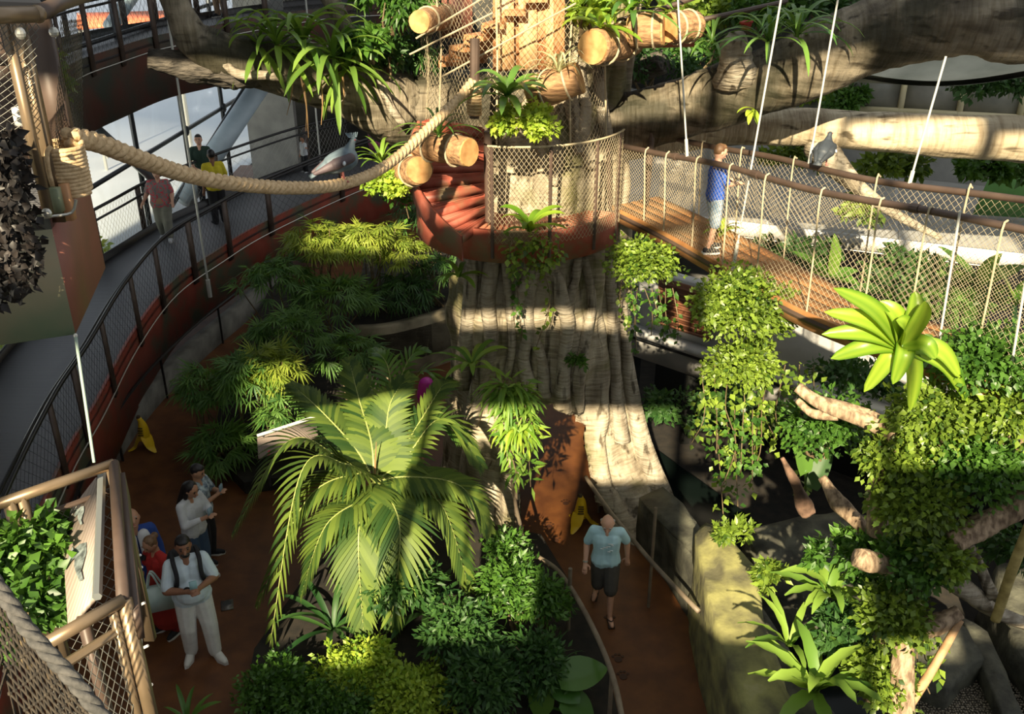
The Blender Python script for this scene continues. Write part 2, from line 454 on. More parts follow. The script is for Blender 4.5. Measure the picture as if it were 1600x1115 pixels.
M_planter = mat('stained_planter', (.10, .085, .05), (.26, .22, .14), 2.2, .85, bump=.3)
M_deck = stripemat('dark_deck', (.085, .087, .095), (.19, .19, .20), 9, 'Y', .45, 0, .4)
M_redsteel = mat('red_green_steel', (.10, .11, .065), (.30, .06, .035), 1.6, .5, bump=.05, detail=6, lo=.38, hi=.56, c3=(.35, .08, .05))
M_redpaint = mat('red_painted_metal', (.20, .15, .085), (.33, .075, .045), 2.6, .5, detail=7, lo=.33, hi=.5, c3=(.44, .13, .085))
M_greensteel = mat('green_tan_panel', (.10, .19, .11), (.30, .26, .16), 1.3, .6, detail=5, c3=(.34, .23, .13))
M_brownsteel = mat('brown_steel', (.06, .04, .03), (.09, .06, .045), 4, .5, .1)
M_bronze = mat('bronze_steel', (.19, .14, .085), (.26, .19, .12), 5, .38, .55)
M_black = mat('black_steel', (.025, .024, .024), rough=.28, metal=.4)
M_steel = mat('stainless_cable', (.55, .55, .5), rough=.4, metal=.7)
M_mesh = mat('mesh_steel', (.20, .20, .18), rough=.5, metal=.6)
M_rod = mat('pale_hanger_rod', (.62, .63, .58), rough=.45, metal=.3)
M_bluetube = mat('pale_blue_steel', (.42, .52, .58), (.50, .60, .66), 3, .4)
M_cordnet = mat('tan_net_cord', (.36, .30, .19), (.46, .39, .26), 9, .8)
M_rope = mat('tan_rope', (.42, .29, .15), (.62, .46, .27), 30, .9, bump=.5)
M_plank = mat('orange_brown_plank', (.30, .13, .045), (.48, .24, .09), 3, .6, bump=.3, stretch=(1, 1, 1), detail=8)
M_logbark = mat('log_bark', (.16, .085, .04), (.40, .23, .11), 6, .85, bump=.8, bdist=.03, stretch=(1, 4, 4))
M_logend = mat('cut_log_end', (.36, .18, .06), (.52, .31, .12), 9, .7, bump=.2)
M_terra = mat('terracotta', (.45, .15, .06), (.55, .20, .09), 4, .7)
M_paving = mat('pale_paving', (.78, .83, .86), (.88, .92, .94), .4, .8)
M_mullion = mat('dark_mullion', (.05, .055, .06), rough=.4, metal=.4)
M_water = mat('dark_pond_water', (.004, .007, .006), rough=.12, spec=.12)
M_print = None

g_ = _setup('facade_glass'); M_glass = g_[0]
_n, _l = g_[1].nodes, g_[1].links
_t = _n.new('ShaderNodeBsdfTransparent'); _t.inputs[0].default_value = (.94, .97, .99, 1)
_g = _n.new('ShaderNodeBsdfGlossy'); _g.inputs['Roughness'].default_value = .02
_x = _n.new('ShaderNodeMixShader'); _x.inputs[0].default_value = .08
_l.new(_t.outputs[0], _x.inputs[1]); _l.new(_g.outputs[0], _x.inputs[2]); _l.new(_x.outputs[0], _n.get('Material Output').inputs[0])

# ------------------------------------------------------------------ ground, floor, pond
struct('ground', box((5, 15, -.75), (32, 40, .3)), M_soil)
struct('floor', prism([(-9.2, 3), (3.1, 3), (3.0, 7.0), (2.65, 8.4), (2.0, 11.0), (2.45, 11.8), (2.3, 15), (.2, 16.4), (-1, 19), (-1.5, 24), (-2.5, 32), (-9.2, 32)], -.55, 0), M_floor)
single('pond', 'still dark pond behind the buttress root of the big tree', 'pond', prism([(2.2, 7.4), (7.4, 7.4), (7.4, 8.6), (5.2, 10.2), (2.35, 14.9)], -.6, -.38), M_water)
def rockmass(name, label, top, zb, m, seed=0, amp=.06, spread=1.12, cuts=4, cat='rock', group=None):
    """rough boulder from its top outline"""
    top = [np.asarray(p, float) for p in top]; n = len(top)
    c = sum(top) / n
    bm = bmesh.new()
    tv = [bm.verts.new(p) for p in top]
    bv = [bm.verts.new((c[0] + (p[0] - c[0]) * spread, c[1] + (p[1] - c[1]) * spread, zb)) for p in top]
    cv = bm.verts.new(c + A(0, 0, .05)); bc = bm.verts.new((c[0], c[1], zb))
    for i in range(n):
        j = (i + 1) % n
        bm.faces.new((tv[i], tv[j], cv)); bm.faces.new((bv[j], bv[i], bc)); bm.faces.new((tv[j], tv[i], bv[i], bv[j]))
    bmesh.ops.recalc_face_normals(bm, faces=bm.faces)
    bmesh.ops.subdivide_edges(bm, edges=bm.edges, cuts=cuts, use_grid_fill=True)
    bmesh.ops.triangulate(bm, faces=bm.faces)
    bm.normal_update()
    for v in bm.verts:
        q = v.co * 1.7 + Vector((seed * 3.1, 0, 0))
        v.co += v.normal * amp * (mnoise.noise(q) + .5 * mnoise.noise(q * 2.7) + .3 * mnoise.noise(q * 6))
    bm.verts.index_update()
    V = np.array([v.co[:] for v in bm.verts]); F = np.array([[v.index for v in f.verts] for f in bm.faces]); bm.free()
    return single(name, label, cat, (V, F), m, group, smooth=True)

# retaining wall on the pond side of the path
wp = [A(1.75, 11.3), A(2.02, 10.7), A(2.3, 9.7), A(2.6, 8.6), A(2.9, 7.3), A(3.1, 6.2)]
top = [A(p[0] + .04, p[1], .85) for p in wp] + [A(p[0] + .4, p[1] + .12, .95) for p in wp[::-1]]
rockmass('retaining_wall', 'low dark rockwork wall along the right side of the brown path', top, -.2, M_rock, 3, .05, 1.0, 3, 'wall')
rockmass('mossy_boulder', 'large pale mossy boulder slab lit by sun right of the path', [G(1086, 834, 1.3), G(1104, 818, 1.42), G(1128, 830, 1.4), G(1178, 884, 1.35), G(1196, 970, 1.2), G(1232, 1080, 1.05), G(1262, 1180, .95), G(1190, 1190, .95), G(1140, 1050, 1.1), G(1106, 930, 1.25)], -.2, M_moss, 5, .05, 1.06, 5)
rockmass('basin_rock', 'long dark grey rock ledge behind the bird nest ferns', [G(1165, 825, .9), G(1320, 795, .95), G(1420, 815, .9), G(1440, 870, .8), G(1330, 880, .8), G(1190, 880, .8)], -.5, M_rock, 8, .06, 1.05, 4)
rockmass('shore_boulder', 'dark boulder at the bottom right below the driftwood', [G(1420, 985, .35), G(1500, 975, .4), G(1535, 1030, .35), G(1480, 1075, .3), G(1425, 1060, .3)], -.5, M_rock, 9, .08, 1.15, 4)
rockmass('corner_boulder', 'black faceted boulder at the right edge above the pebbles', [G(1560, 880, .55), G(1740, 870, .6), G(1800, 1000, .5), G(1640, 1080, .4), G(1585, 1010, .45)], -.5, M_rock, 10, .08, 1.1, 4)
rockmass('slanted_stone', 'long smooth grey stone slanting down beside the pebble patch', [G(1500, 960, .3), G(1545, 985, .32), G(1600, 1120, .2), G(1570, 1130, .18)], -.5, M_rock, 12, .03, 1.05, 3)
# pebble patch: bed and pebbles
pc = G(1525, 1085, 0)
bed = single('pebble_bed', 'mortar bed patch of small rounded pebbles in the bottom right corner', 'pebbles', prism([G(1430, 1060, 0)[:2], G(1500, 1015, 0)[:2], G(1560, 1040, 0)[:2], G(1610, 1140, 0)[:2], G(1420, 1150, 0)[:2]], -.4, 0), mat('pebble_mortar', (.035, .03, .022), (.06, .05, .035), 5, .9))
pos = []
for i in range(46):
    for j in range(40):
        q = G(1420 + i * 4.3 + (j % 2) * 2 + rng.uniform(-1.2, 1.2), 1010 + j * 3.6 + rng.uniform(-1, 1), .012)
        px, py = 1420 + i * 4.3, 1010 + j * 3.6
        if py > 1060 - (px - 1420) * .55 and py > 1012 + (px - 1510) * .72: pos.append(q)
pb = []
for q in pos: pb.append(ellipsoid(q, A(.014, .011, .012) * rng.uniform(.8, 1.25), 6, 5))
o = part('pebble', join(pb), mat('pebble_stone', (.10, .085, .06), (.36, .31, .23), 60, .6), bed, kind='stuff', smooth=True)
o.location = -Vector(bed.location)

# curved concrete planter behind the bushes
pl = [G(545, 515, 1.1), G(600, 512, 1.1), G(655, 500, 1.1), G(705, 485, 1.1), G(740, 470, 1.1)]
c = catmull(pl, 18); nn = []
for i in range(len(c)):
    t = unit(c[min(i + 1, 17)] - c[max(i - 1, 0)]); nn.append(A(-t[1], t[0], 0))
nn = np.array(nn)
S = np.stack([np.stack([c * A(1, 1, 0) + A(0, 0, .0), c, c + nn * .22, c * A(1, 1, 0) + nn * .22], 1)[i] for i in range(18)])
struct('wall_planter', grid(S), M_planter, label='stained curved concrete planter wall')
struct('planter_soil', prism([tuple(p[:2]) for p in c] + [(1.2, 21), (-3.4, 21)], .3, .95), M_soil)
struct('bed_back_left', prism([(-5.6, 21), (-5.5, 16.5), (-5.0, 13.6), (-4.2, 12.6), (-3.1, 12.9), (-2.3, 14.2), (-2.6, 17), (-2.8, 20)], -.1, .22), M_soil)
struct('bed_centre', prism([G(600, 800)[:2], G(770, 835)[:2], G(845, 850)[:2], G(905, 950)[:2], G(945, 1040)[:2], G(968, 1150)[:2], (.9, 6.5), (-2.6, 6.5), G(385, 1115)[:2], G(400, 1030)[:2], G(490, 900)[:2]], -.1, .18), M_soil)
# kerb wall under the left ramp
kw = catmull([A(-5.35, 22, 0), A(-5.75, 19.5, 0), A(-6.25, 17.3, 0), A(-6.55, 15, 0), A(-6.5, 13, 0), A(-6.2, 11, 0), A(-5.8, 9, 0)], 30)
S = np.stack([np.stack([kw, kw + A(0, 0, .42), kw + A(-.25, 0, .42), kw + A(-.25, 0, 0)], 1)[i] for i in range(30)])
struct('wall_kerb', grid(S), mat('kerb_concrete', (.10, .095, .08), (.20, .19, .16), 2.5, .85))
kr = thing('kerb_rail', 'thin black handrail along the concrete kerb below the lower ramp', 'railing', kw[12])
part('rail', tube(kw + A(.06, 0, .85), .03, 6), M_black, kr)
for i in range(3, 30, 5): part('post', tube([kw[i] + A(.06, 0, .02), kw[i] + A(.06, 0, .85)], .022, 6), M_black, kr)

# ------------------------------------------------------------------ shell of the building
FA, FB = A(-9.5, 9.0, 0), A(-7.7, 31.0, 0)
def FW(y, z): return FA + (FB - FA) * (y - FA[1]) / (FB[1] - FA[1]) + A(0, 0, z)
fy = [13.4, 16.1, 18.8, 21.5, 24.2, 26.9, 29.6]
fz = [.3, 3.0, 5.7, 8.4]
win = bpy.data.objects.new('window_1', None); COL.objects.link(win); win['kind'] = 'structure'; win.location = tuple(FW(13.4, 0))
for y in fy: part('mullion', beam(FW(y, .2), FW(y, 8.5), .07, .1, (1, 0, 0)), M_mullion, win)
for z in fz: part('transom', beam(FW(13.2, z), FW(30.8, z), .07, .08), M_mullion, win)
for i in range(len(fy) - 1):
    for j in range(3):
        a, b = fy[i] + .04, fy[i + 1] - .04; z0, z1 = fz[j] + .04, fz[j + 1] - .04
        part('pane', slab_quad(FW(a, z0), FW(b, z0), FW(b, z1), FW(a, z1), .012), M_glass, win)
for y in fy[1:-1]: part('node', ellipsoid(FW(y, 3.0) + A(.06, 0, 0), (.05, .13, .13), 12, 7), M_mullion, win, smooth=True)
struct('shade_wall_left', join([slab_quad(FW(5, -.5), FW(13.3, -.5), FW(13.3, 17), FW(5, 17), .3), slab_quad(FW(13.3, 8.5), FW(31, 8.5), FW(31, 17), FW(13.3, 17), .3)]), M_concrete)  # opaque and out of view, added to keep sun off the ramp
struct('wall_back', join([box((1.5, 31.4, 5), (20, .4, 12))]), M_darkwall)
struct('wall_pillar', prism([P(393, 250, 27.2)[:2], P(466, 250, 26.6)[:2], P(470, 250, 30)[:2], P(400, 250, 30)[:2]], -.1, 6.5), M_pale)
# inclined pale-blue tubes and grey braces of the dome
br = thing('dome_brace', 'thick pale blue steel tube leaning across the glass wall behind the ramp', 'beam', G(262, 330, 1.7))
part('tube', tube([G(285, 315, 1.5), P(410, 128, 25.5)], .26, 16), M_bluetube, br, smooth=True)
part('side_rail', tube([G(268, 322, 1.5), P(388, 128, 25.7)], .06, 8), M_mullion, br)
single('dome_column', 'upright grey steel column left of the visitors on the lower ramp', 'column', tube([A(-8.55, 18.2, .2), A(-8.9, 18.6, 5)], .2, 14), M_bluetube, smooth=True)
single('diagonal_strut', 'flat dark grey steel strut slanting down behind the sagging rope', 'beam', beam(P(150, 200, 19.5), P(245, 285, 20.2), .28, .16), mat('grey_strut', (.2, .22, .23), rough=.4, metal=.3))
single('upper_strut', 'blue grey round strut outside the top walkway railing', 'beam', tube([P(172, 42, 23), P(215, -20, 24.5)], .17, 12), M_bluetube, smooth=True)
# outside: paving, white slabs, an orange awning and trees
struct('paving_outside', box((-22, 24, -.6), (25, 70, .2)), M_paving)
aw = thing('orange_awning', 'orange red awning roof outside beyond the top walkway', 'awning', A(*P(196, 42, 33.5)[:2], -.5))
part('roof', slab_quad(P(120, 42, 33), P(272, 30, 34), P(272, 16, 36), P(120, 20, 35), .1), mat('orange_awning', (.75, .16, .07), (.85, .25, .12), 2, .7), aw)
for q in (P(124, 42, 33.2), P(268, 30, 34.2), P(268, 17, 35.8), P(124, 21, 34.8)): part('post', tube([A(q[0], q[1], -.5), q], .06, 8), M_steel, aw)
single('yellow_hedge', 'yellow green hedge outside the glass behind the sagging rope', 'hedge', foliage(FW(21, .3) + A(-2.2, 0, 0), (.6, 3.2, .6), 1500, .22, .12, 5)[:2], leafmat('outdoor_leaf', (.25, .40, .06), (.65, .65, .12)), kind=None)

# right-hand pavilion behind the bridge
TZ = 3.0
e0 = [G(x, y, TZ) for x, y in ((960, 322), (1200, 351), (1400, 374), (2100, 453))]
e1 = [G(x, y, TZ) for x, y in ((950, 300), (1200, 328), (1400, 350), (2100, 427))]
e2 = [G(x, y, TZ) for x, y in ((945, 268), (1200, 296), (1400, 316), (2100, 393))]
e3 = [G(x, y, TZ) for x, y in ((940, 232), (1200, 258), (1400, 276), (2100, 348))]
struct('ceiling_pavilion', prism([p[:2] for p in e0] + [p[:2] for p in e3[::-1]], TZ - .3, TZ - .05), M_white)
tr = bpy.data.objects.new('terrace', None); COL.objects.link(tr); tr['kind'] = 'structure'; tr.location = tuple(e0[0])
for a_, b_ in ((e0, e1), (e1, e2), (e2, e3)):
    for i in range(3):
        q = [a_[i], a_[i + 1], b_[i + 1], b_[i]]; c = sum(q) / 4
        part('panel', prism([(p - c)[:2] * .985 + c[:2] for p in q], TZ - .06, TZ), M_pale, tr)
part('edge_trim', beam(e0[0] + A(0, -.03, -.12), e0[1] + A(0, -.03, -.12), .07, .26), M_white, tr)
part('edge_trim', beam(e0[1] + A(0, -.03, -.12), e0[3] + A(0, -.03, -.12), .07, .26), M_white, tr)
W0, W1 = G(975, 505, 1.65), G(1600, 705, 1.65)
def WW(t, z, o=0.0):
    d = unit(W1 - W0); n = A(d[1], -d[0], 0)
    p = W0 + (W1 - W0) * t; p = p + n * o; return A(p[0], p[1], z)
pav = bpy.data.objects.new('wall_pavilion', None); COL.objects.link(pav); pav['kind'] = 'structure'; pav.location = tuple(W0)
part('wall_face', slab_quad(WW(0, 1.7), WW(1.7, 1.7), WW(1.7, 2.75), WW(0, 2.75), .25), M_white, pav)
part('ledge', beam(WW(0, 1.66, .12), WW(1.7, 1.66, .12), .3, .1), M_white, pav)
part('beam', beam(WW(0, 1.36, .0), WW(1.7, 1.36, .0), .2, .44), M_concrete, pav)
part('frame', beam(WW(0, 1.54, .16), WW(1.7, 1.54, .16), .05, .05), M_mullion, pav)
sh = part('shutter', slab_quad(WW(.10, 1.85, .03), WW(.26, 1.85, .03), WW(.26, 2.7, .03), WW(.10, 2.7, .03), .04), mat('brown_shutter', (.16, .06, .03), (.24, .10, .05), 6, .6), pav)
for k in range(9): part('slat', beam(WW(.105, 1.9 + k * .09, .05), WW(.255, 1.9 + k * .09, .05), .03, .03), mat('brown_slat', (.2, .08, .04)), sh)
part('void_wall', slab_quad(WW(0, -.5, -1.2), WW(1.7, -.5, -1.2), WW(1.7, 1.6, -1.2), WW(0, 1.6, -1.2), .2), mat('void_shade_black', (.004, .005, .004), (.010, .011, .009), 2, .9), pav)  # void wall and piers blackened to carry the shade under the pavilion
for t in (.03, .2, .37, .55, .75): part('pier', box(WW(t, .5, -.15), (.16, .16, 1.7)), mat('void_shade_black', (.004, .005, .004), (.010, .011, .009), 2, .9), pav)
# far pale wall, strip window, green screen on the right
struct('wall_right', join([slab_quad(A(2.2, 22.2, 0), A(22, 16.63, 0), A(22, 16.63, 4.4), A(2.2, 22.2, 4.4), .3)]), M_pale)
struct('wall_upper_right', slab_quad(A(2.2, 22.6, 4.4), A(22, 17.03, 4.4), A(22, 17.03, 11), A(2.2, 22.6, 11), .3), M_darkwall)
def RW(x, z, o=0.0):
    return A(x, 22.2 - (x - 2.2) * .28125 - o, z)
w2 = bpy.data.objects.new('window_2', None); COL.objects.link(w2); w2['kind'] = 'structure'; w2.location = tuple(RW(7, 4.4))
wz0, wz1 = 4.35, 5.25
M_cream = mat('cream_frame', (.62, .55, .32), (.7, .62, .4), 3, .6)
M_dullglass = mat('dusty_glass', (.20, .20, .17), (.32, .31, .27), 1.5, .25)
xs = [7.0, 8.1, 9.2, 10.3, 11.4, 12.5, 13.6, 14.7, 15.8]
for x in xs: part('mullion', beam(RW(x, wz0, .3), RW(x, wz1, .3), .1, .1, (1, 0, 0)), M_cream, w2)
part('rail_top', beam(RW(6.9, wz1, .3), RW(16, wz1, .3), .12, .14), M_cream, w2); part('rail_bottom', beam(RW(6.9, wz0, .3), RW(16, wz0, .3), .12, .12), M_cream, w2)
for i in range(8): part('pane', slab_quad(RW(xs[i] + .05, wz0, .27), RW(xs[i + 1] - .05, wz0, .27), RW(xs[i + 1] - .05, wz1, .27), RW(xs[i] + .05, wz1, .27), .03), M_dullglass, w2)
single('brown_pipe', 'thin red brown pipe above the strip window on the right', 'pipe', tube([RW(5.4, 5.35, .5), RW(9.4, 5.35, .5), RW(9.55, 5.2, .5)], .05, 8), mat('brown_pipe', (.22, .06, .04), rough=.4))
single('green_screen', 'flat green fabric screen behind the bridge rail at the right edge', 'screen', slab_quad(P(1520, 335, 17.2), P(1900, 360, 15.8), P(1900, 250, 15.8), P(1560, 245, 17.2), .05), mat('green_screen', (.12, .30, .08), (.16, .36, .11), 1.5, .8))
# pale canopy skin beneath the great right branch
u = np.linspace(0, 1, 20); v = np.linspace(0, 1, 8)
topc = catmull([P(1320, 112, 15), P(1400, 92, 14.6), P(1500, 88, 14.2), P(1700, 80, 13.6), P(2000, 60, 12.8)], 20); botc = catmull([P(1330, 120, 14.4), P(1420, 133, 13.6), P(1520, 132, 13.1), P(1700, 104, 12.6), P(2000, 70, 12.0)], 20)
S = np.stack([topc[:, None] * (1 - v)[None, :, None] + botc[:, None] * v[None, :, None]], 0)[0]
S = S - np.sin(np.pi * v)[None, :, None] * A(0, .0, .12)
V1, F1 = grid(S); V2, F2 = grid(S + A(0, .06, .06)); V2F = F2[:, ::-1]
single('pale_canopy', 'smooth grey green canopy shell under the great right branch', 'canopy', join([(V1, F1), (V2, V2F)]), mat('canopy_skin', (.20, .21, .15), (.34, .34, .26), 1.6, .5, c3=(.5, .49, .4)), smooth=True)
struct('shade_slab', box((-6.4, 17.8, 11.15), (6.4, 26.4, .3)), M_concrete)  # unseen slab added overhead to darken the left side
# unseen wall added behind the camera; its openings shape sun and shade
RY = -3.0
holes = HOLES
xs = sorted({-17.0, 9.0} | {h[0] for h in holes} | {h[1] for h in holes}); zs = sorted({-.5, 22.0} | {h[2] for h in holes} | {h[3] for h in holes})
pcs = []
for i in range(len(xs) - 1):
    for j in range(len(zs) - 1):
        cx, cz = (xs[i] + xs[i + 1]) / 2, (zs[j] + zs[j + 1]) / 2
        if any(h[0] < cx < h[1] and h[2] < cz < h[3] for h in holes): continue
        pcs.append(box((cx, RY, cz), (xs[i + 1] - xs[i], .3, zs[j + 1] - zs[j])))
struct('shade_wall_rear', join(pcs), M_concrete)

# ------------------------------------------------------------------ curved walkways
def offset_curve(c, w):
    t = np.gradient(c, axis=0); n = np.stack([-t[:, 1], t[:, 0], np.zeros(len(t))], 1); n /= np.linalg.norm(n, axis=1)[:, None]
    return c + n * w
def walkway(t, inner, outer, fascia, posts_i, posts_o, m_fascia, rail_m, net_r=.0025, cell=.07, both=True, rails=(1.05, .93)):
    n = len(inner)
    dk = np.stack([inner, outer, outer - A(0, 0, .06), inner - A(0, 0, .06), inner], 1)
    part('deck', grid(dk), M_deck, t)
    fb = inner - A(0, 0, fascia); ti = inner + A(0, 0, .12); out = offset_curve(inner, 0)
    th = unit_rows((outer - inner) * A(1, 1, 0)) * .05
    part('fascia', grid(np.stack([ti, ti + th, fb + th, fb, ti], 1)), m_fascia, t)
    fo = outer - A(0, 0, .3); to = outer + A(0, 0, .14)
    part('toe_plate', grid(np.stack([to, to - th, fo - th, fo, to], 1)), M_black, t)
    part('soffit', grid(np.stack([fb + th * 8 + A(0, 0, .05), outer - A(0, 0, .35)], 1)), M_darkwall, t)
    part('cable', tube(inner - th * .8 - A(0, 0, .16), .012, 5), M_steel, t)
    for side, c, pl, off in (('in', inner, posts_i, th * -.6), ('out', outer, posts_o, th * .6)):
        if side == 'out' and not both: continue
        for i in pl:
            part('post', beam(c[i] + off[i] - A(0, 0, .25 if side == 'in' else .05), c[i] + off[i] + A(0, 0, rails[0]), .03, .16, unit(np.gradient(c, axis=0)[i])), M_brownsteel, t)
        part('handrail', tube(c + off + A(0, 0, rails[0] + .02), .034, 8), rail_m, t, smooth=True)
        part('handrail', tube(c + off * 4.2 * (-1 if side == 'in' else -1) + A(0, 0, rails[1]), .026, 8), rail_m, t, smooth=True)
        L = np.linalg.norm(np.diff(c, axis=0), axis=1).sum(); nu = int(L / cell); nv = int(.95 / cell)
        cc = catmull(c + off * .5, nu)
        Sg = cc[:, None] + np.linspace(.1, rails[0], nv)[None, :, None] * A(0, 0, 1)
        part('mesh_infill', diamond_net(Sg, net_r), M_black if side == 'in' else M_steel, t, kind='stuff')

inn = catmull([A(-5.0, 6.2, 1.2), A(-5.75, 8.6, 1.25), G(100, 733, 1.3), G(155, 635, 1.4), G(210, 530, 1.5), G(270, 450, 1.6), G(340, 400, 1.65), G(420, 352, 1.7), G(560, 288, 1.75), G(640, 262, 1.75)], 60)
wd = np.interp(np.linspace(0, 1, 60), [0, .5, .75, 1], [2.2, 2.0, 2.3, 2.3])
outr = offset_curve(inn, 1.0); outr = inn + (outr - inn) * wd[:, None]
ramp = thing('lower_ramp', 'curved lower ramp with dark ribbed deck and red girder on the left', 'ramp', inn[25] - A(0, 0, 1))
walkway(ramp, inn, outr, 1.1, (13, 17, 22, 27, 31, 36, 41, 46, 51, 56), (24, 30, 36, 42, 48, 54), M_redsteel, M_black, cell=.08)
UZ = 5.6
inu = catmull([A(-7.3, 13.2, UZ - .1), A(-7.55, 15.6, UZ), G(118, 108, UZ), G(178, 86, UZ), G(249, 64, UZ), G(327, 50, UZ), G(400, 36, UZ), G(520, 18, UZ), G(640, 12, UZ)], 44)
outu = offset_curve(inu, 1.75)
upw = thing('upper_walkway', 'upper curved walkway with dark deck and deep brown girder at the top left', 'walkway', inu[20] - A(0, 0, 1.3))
walkway(upw, inu, outu, 1.2, (9, 13, 17, 21, 25, 29, 33), (8, 12, 16, 20, 24, 28, 32), mat('dark_red_girder', (.05, .06, .045), (.12, .045, .03), 1.4, .5, detail=5), M_black, cell=.1, net_r=.003)
# hanger rods of the ramps
for (x0, y0, x1, y1, z, lab) in ((327, 452, 314, 60, 1.3, 'pale steel hanger rod dropping to the red girder right of the visitor in yellow'), (503, 286, 494, 60, 1.5, 'pale steel hanger rod beside the crowned pigeon on the lower ramp')):
    b = G(x0, y0, z); b = b + A(.03, -.1, 0)
    tpt = A(b[0], b[1], 9.5)
    t = thing('hanger_rod', lab, 'rod', b)
    part('rod', tube([b, tpt], .022, 8), M_rod, t); part('fork', tube([b - A(0, 0, .12), b + A(0, 0, .25)], [.045, .045], 8), M_rod, t)
# ------------------------------------------------------------------ the great tree
TCX, TCY = .42, 13.25
def tcen(z):
    return A(TCX + np.interp(z, [0, 4.5, 5.6, 6.8, 8.5], [0, 0, .2, .55, .75]), TCY + np.interp(z, [0, 4.5, 8.5], [0, 0, .3]))
def trad(th, z):
    r = np.interp(z, [0, .5, 1, 2, 3.3, 4.5, 5.6, 6.8, 8.5], [1.5, 1.42, 1.36, 1.29, 1.27, 1.2, .95, .62, .5])
    w = .35 * math.sin(z * 1.1 + 1) + .18 * math.sin(z * 2.6 + th)
    lob = abs(math.sin(3.5 * th + w + .5 * math.sin(2 * th))) ** .35
    r *= .84 + .19 * lob
    r += .05 * math.sin(13 * th + 1.4 * math.sin(z * 1.7)) * min(1, z)
    q = Vector((math.cos(th) * 1.6, math.sin(th) * 1.6, z * .55))
    r += .13 * mnoise.noise(q * 1.5) + .05 * mnoise.noise(q * 5)
    f = math.exp(-z / .75)
    def lobe(a, p): return max(0.0, math.cos(th - a)) ** p
    r += f * (1.35 * lobe(math.radians(-40), 12) + .45 * lobe(math.radians(-108), 12) + .08 * lobe(math.radians(170), 6) + .6 * lobe(math.radians(60), 8))
    return r
nth, nz = 300, 190
ths = np.linspace(-math.pi / 2, 1.5 * math.pi, nth, endpoint=False)
zz = np.concatenate([np.linspace(-.1, 2.4, 80), np.linspace(2.43, 8.6, nz - 80)])
V = np.zeros((nz, nth, 3))
for i, z in enumerate(zz):
    c = tcen(z)
    for j, th in enumerate(ths):
        r = trad(th, max(0, z)); V[i, j] = (c[0] + r * math.cos(th), c[1] + r * math.sin(th), z)
def in_arch(p):
    x, y, z = p
    edge = .10 * mnoise.noise(Vector((x * 3, y, z * 3))) + .05 * mnoise.noise(Vector((x * 9, y, z * 9)))
    if y > TCY:                                  # far mouth of the tunnel
        return abs(x - .45) < .75 + edge and z < 1.75 + edge
    x0 = .06 + .06 * z + edge; x1 = 1.08 + .42 * max(0, 1 - z / 1.3) ** 1.6 + edge
    topz = 1.95 - .55 * abs((x - .6) / .55) ** 2.2 + edge * 1.4
    return x0 < x < x1 and z < topz
F = []
idx = np.arange(nz * nth).reshape(nz, nth)
for i in range(nz - 1):
    for j in range(nth):
        k = (j + 1) % nth; m_ = (V[i, j] + V[i + 1, k]) / 2
        if m_[2] < 2.4 and in_arch(m_): continue
        F.append((idx[i, j], idx[i, k], idx[i + 1, k], idx[i + 1, j]))
tree = thing('giant_tree', 'giant pale fig tree trunk with an arched tunnel through its roots', 'tree', (TCX, TCY, 0))
tk = part('trunk', (V.reshape(-1, 3), np.array(F)), M_bark, tree, smooth=True)
sm = tk.modifiers.new('thickness', 'SOLIDIFY'); sm.thickness = .3; sm.offset = -1
tw = tk.modifiers.new('weld', 'WELD'); tw.merge_threshold = .0001

def barky(pts, rad, n=60, seg=28, amp=.10, seed=0, flat=0.0):
    c = catmull(pts, n); r = np.interp(np.linspace(0, 1, n), np.linspace(0, 1, len(rad)), rad)
    Vt, Ft = tube(c, r, seg, caps=True)
    Vt = Vt.copy()
    for i in range(n):
        for j in range(seg):
            k = i * seg + j; d = Vt[k] - c[i]; a = 2 * math.pi * j / seg
            q = Vector((i * .10 + seed * 7, math.cos(a) * .9, math.sin(a) * .9))
            s = 1 + amp * (mnoise.noise(q) * 1.3 + .7 * mnoise.noise(Vector((q.x * .6, q.y * 4, q.z * 4))) + .35 * mnoise.noise(q * 5))
            Vt[k] = c[i] + d * s
    return Vt, Ft
lbr = part('branch', barky([A(.5, 13.3, 5.9), P(650, 180, 13.1), P(600, 158, 12.9), P(540, 133, 12.7), P(470, 112, 12.4), P(400, 98, 12.1), P(345, 82, 11.9), P(305, 62, 11.8), P(285, 32, 11.7), P(268, -5, 11.7), P(240, -50, 11.8)], [.6, .52, .46, .42, .36, .30, .26, .22, .17, .14, .13], 80, 28, .12, 1), M_branch, tree, smooth=True)
part('broken_limb', barky([P(430, 112, 12.2), P(360, 108, 12.0), P(300, 102, 11.9), P(232, 92, 11.8)], [.22, .22, .17, .11], 40, 20, .35, 2), mat('weathered_wood', (.03, .026, .02), (.11, .095, .075), 7, .85, bump=.9, bdist=.04, stretch=(1, 4, 4)), tree, smooth=True)
part('branch', barky([P(345, 92, 11.75), P(372, 116, 11.7), P(420, 118, 11.8), P(470, 128, 12.0), P(500, 150, 12.1), P(560, 165, 12.4)], [.05, .06, .05, .045, .04, .02], 40, 12, .15, 3), M_root, tree, smooth=True)
part('branch', barky([P(585, 110, 12.4), P(598, 140, 12.35), P(612, 170, 12.35), P(630, 195, 12.4)], [.04, .06, .06, .05], 24, 12, .15, 4), M_root, tree, smooth=True)
part('branch', barky([P(505, -20, 12.7), P(525, 15, 12.7), P(545, 55, 12.6), P(560, 110, 12.6)], [.13, .12, .11, .08], 30, 14, .15, 5), M_branch, tree, smooth=True)
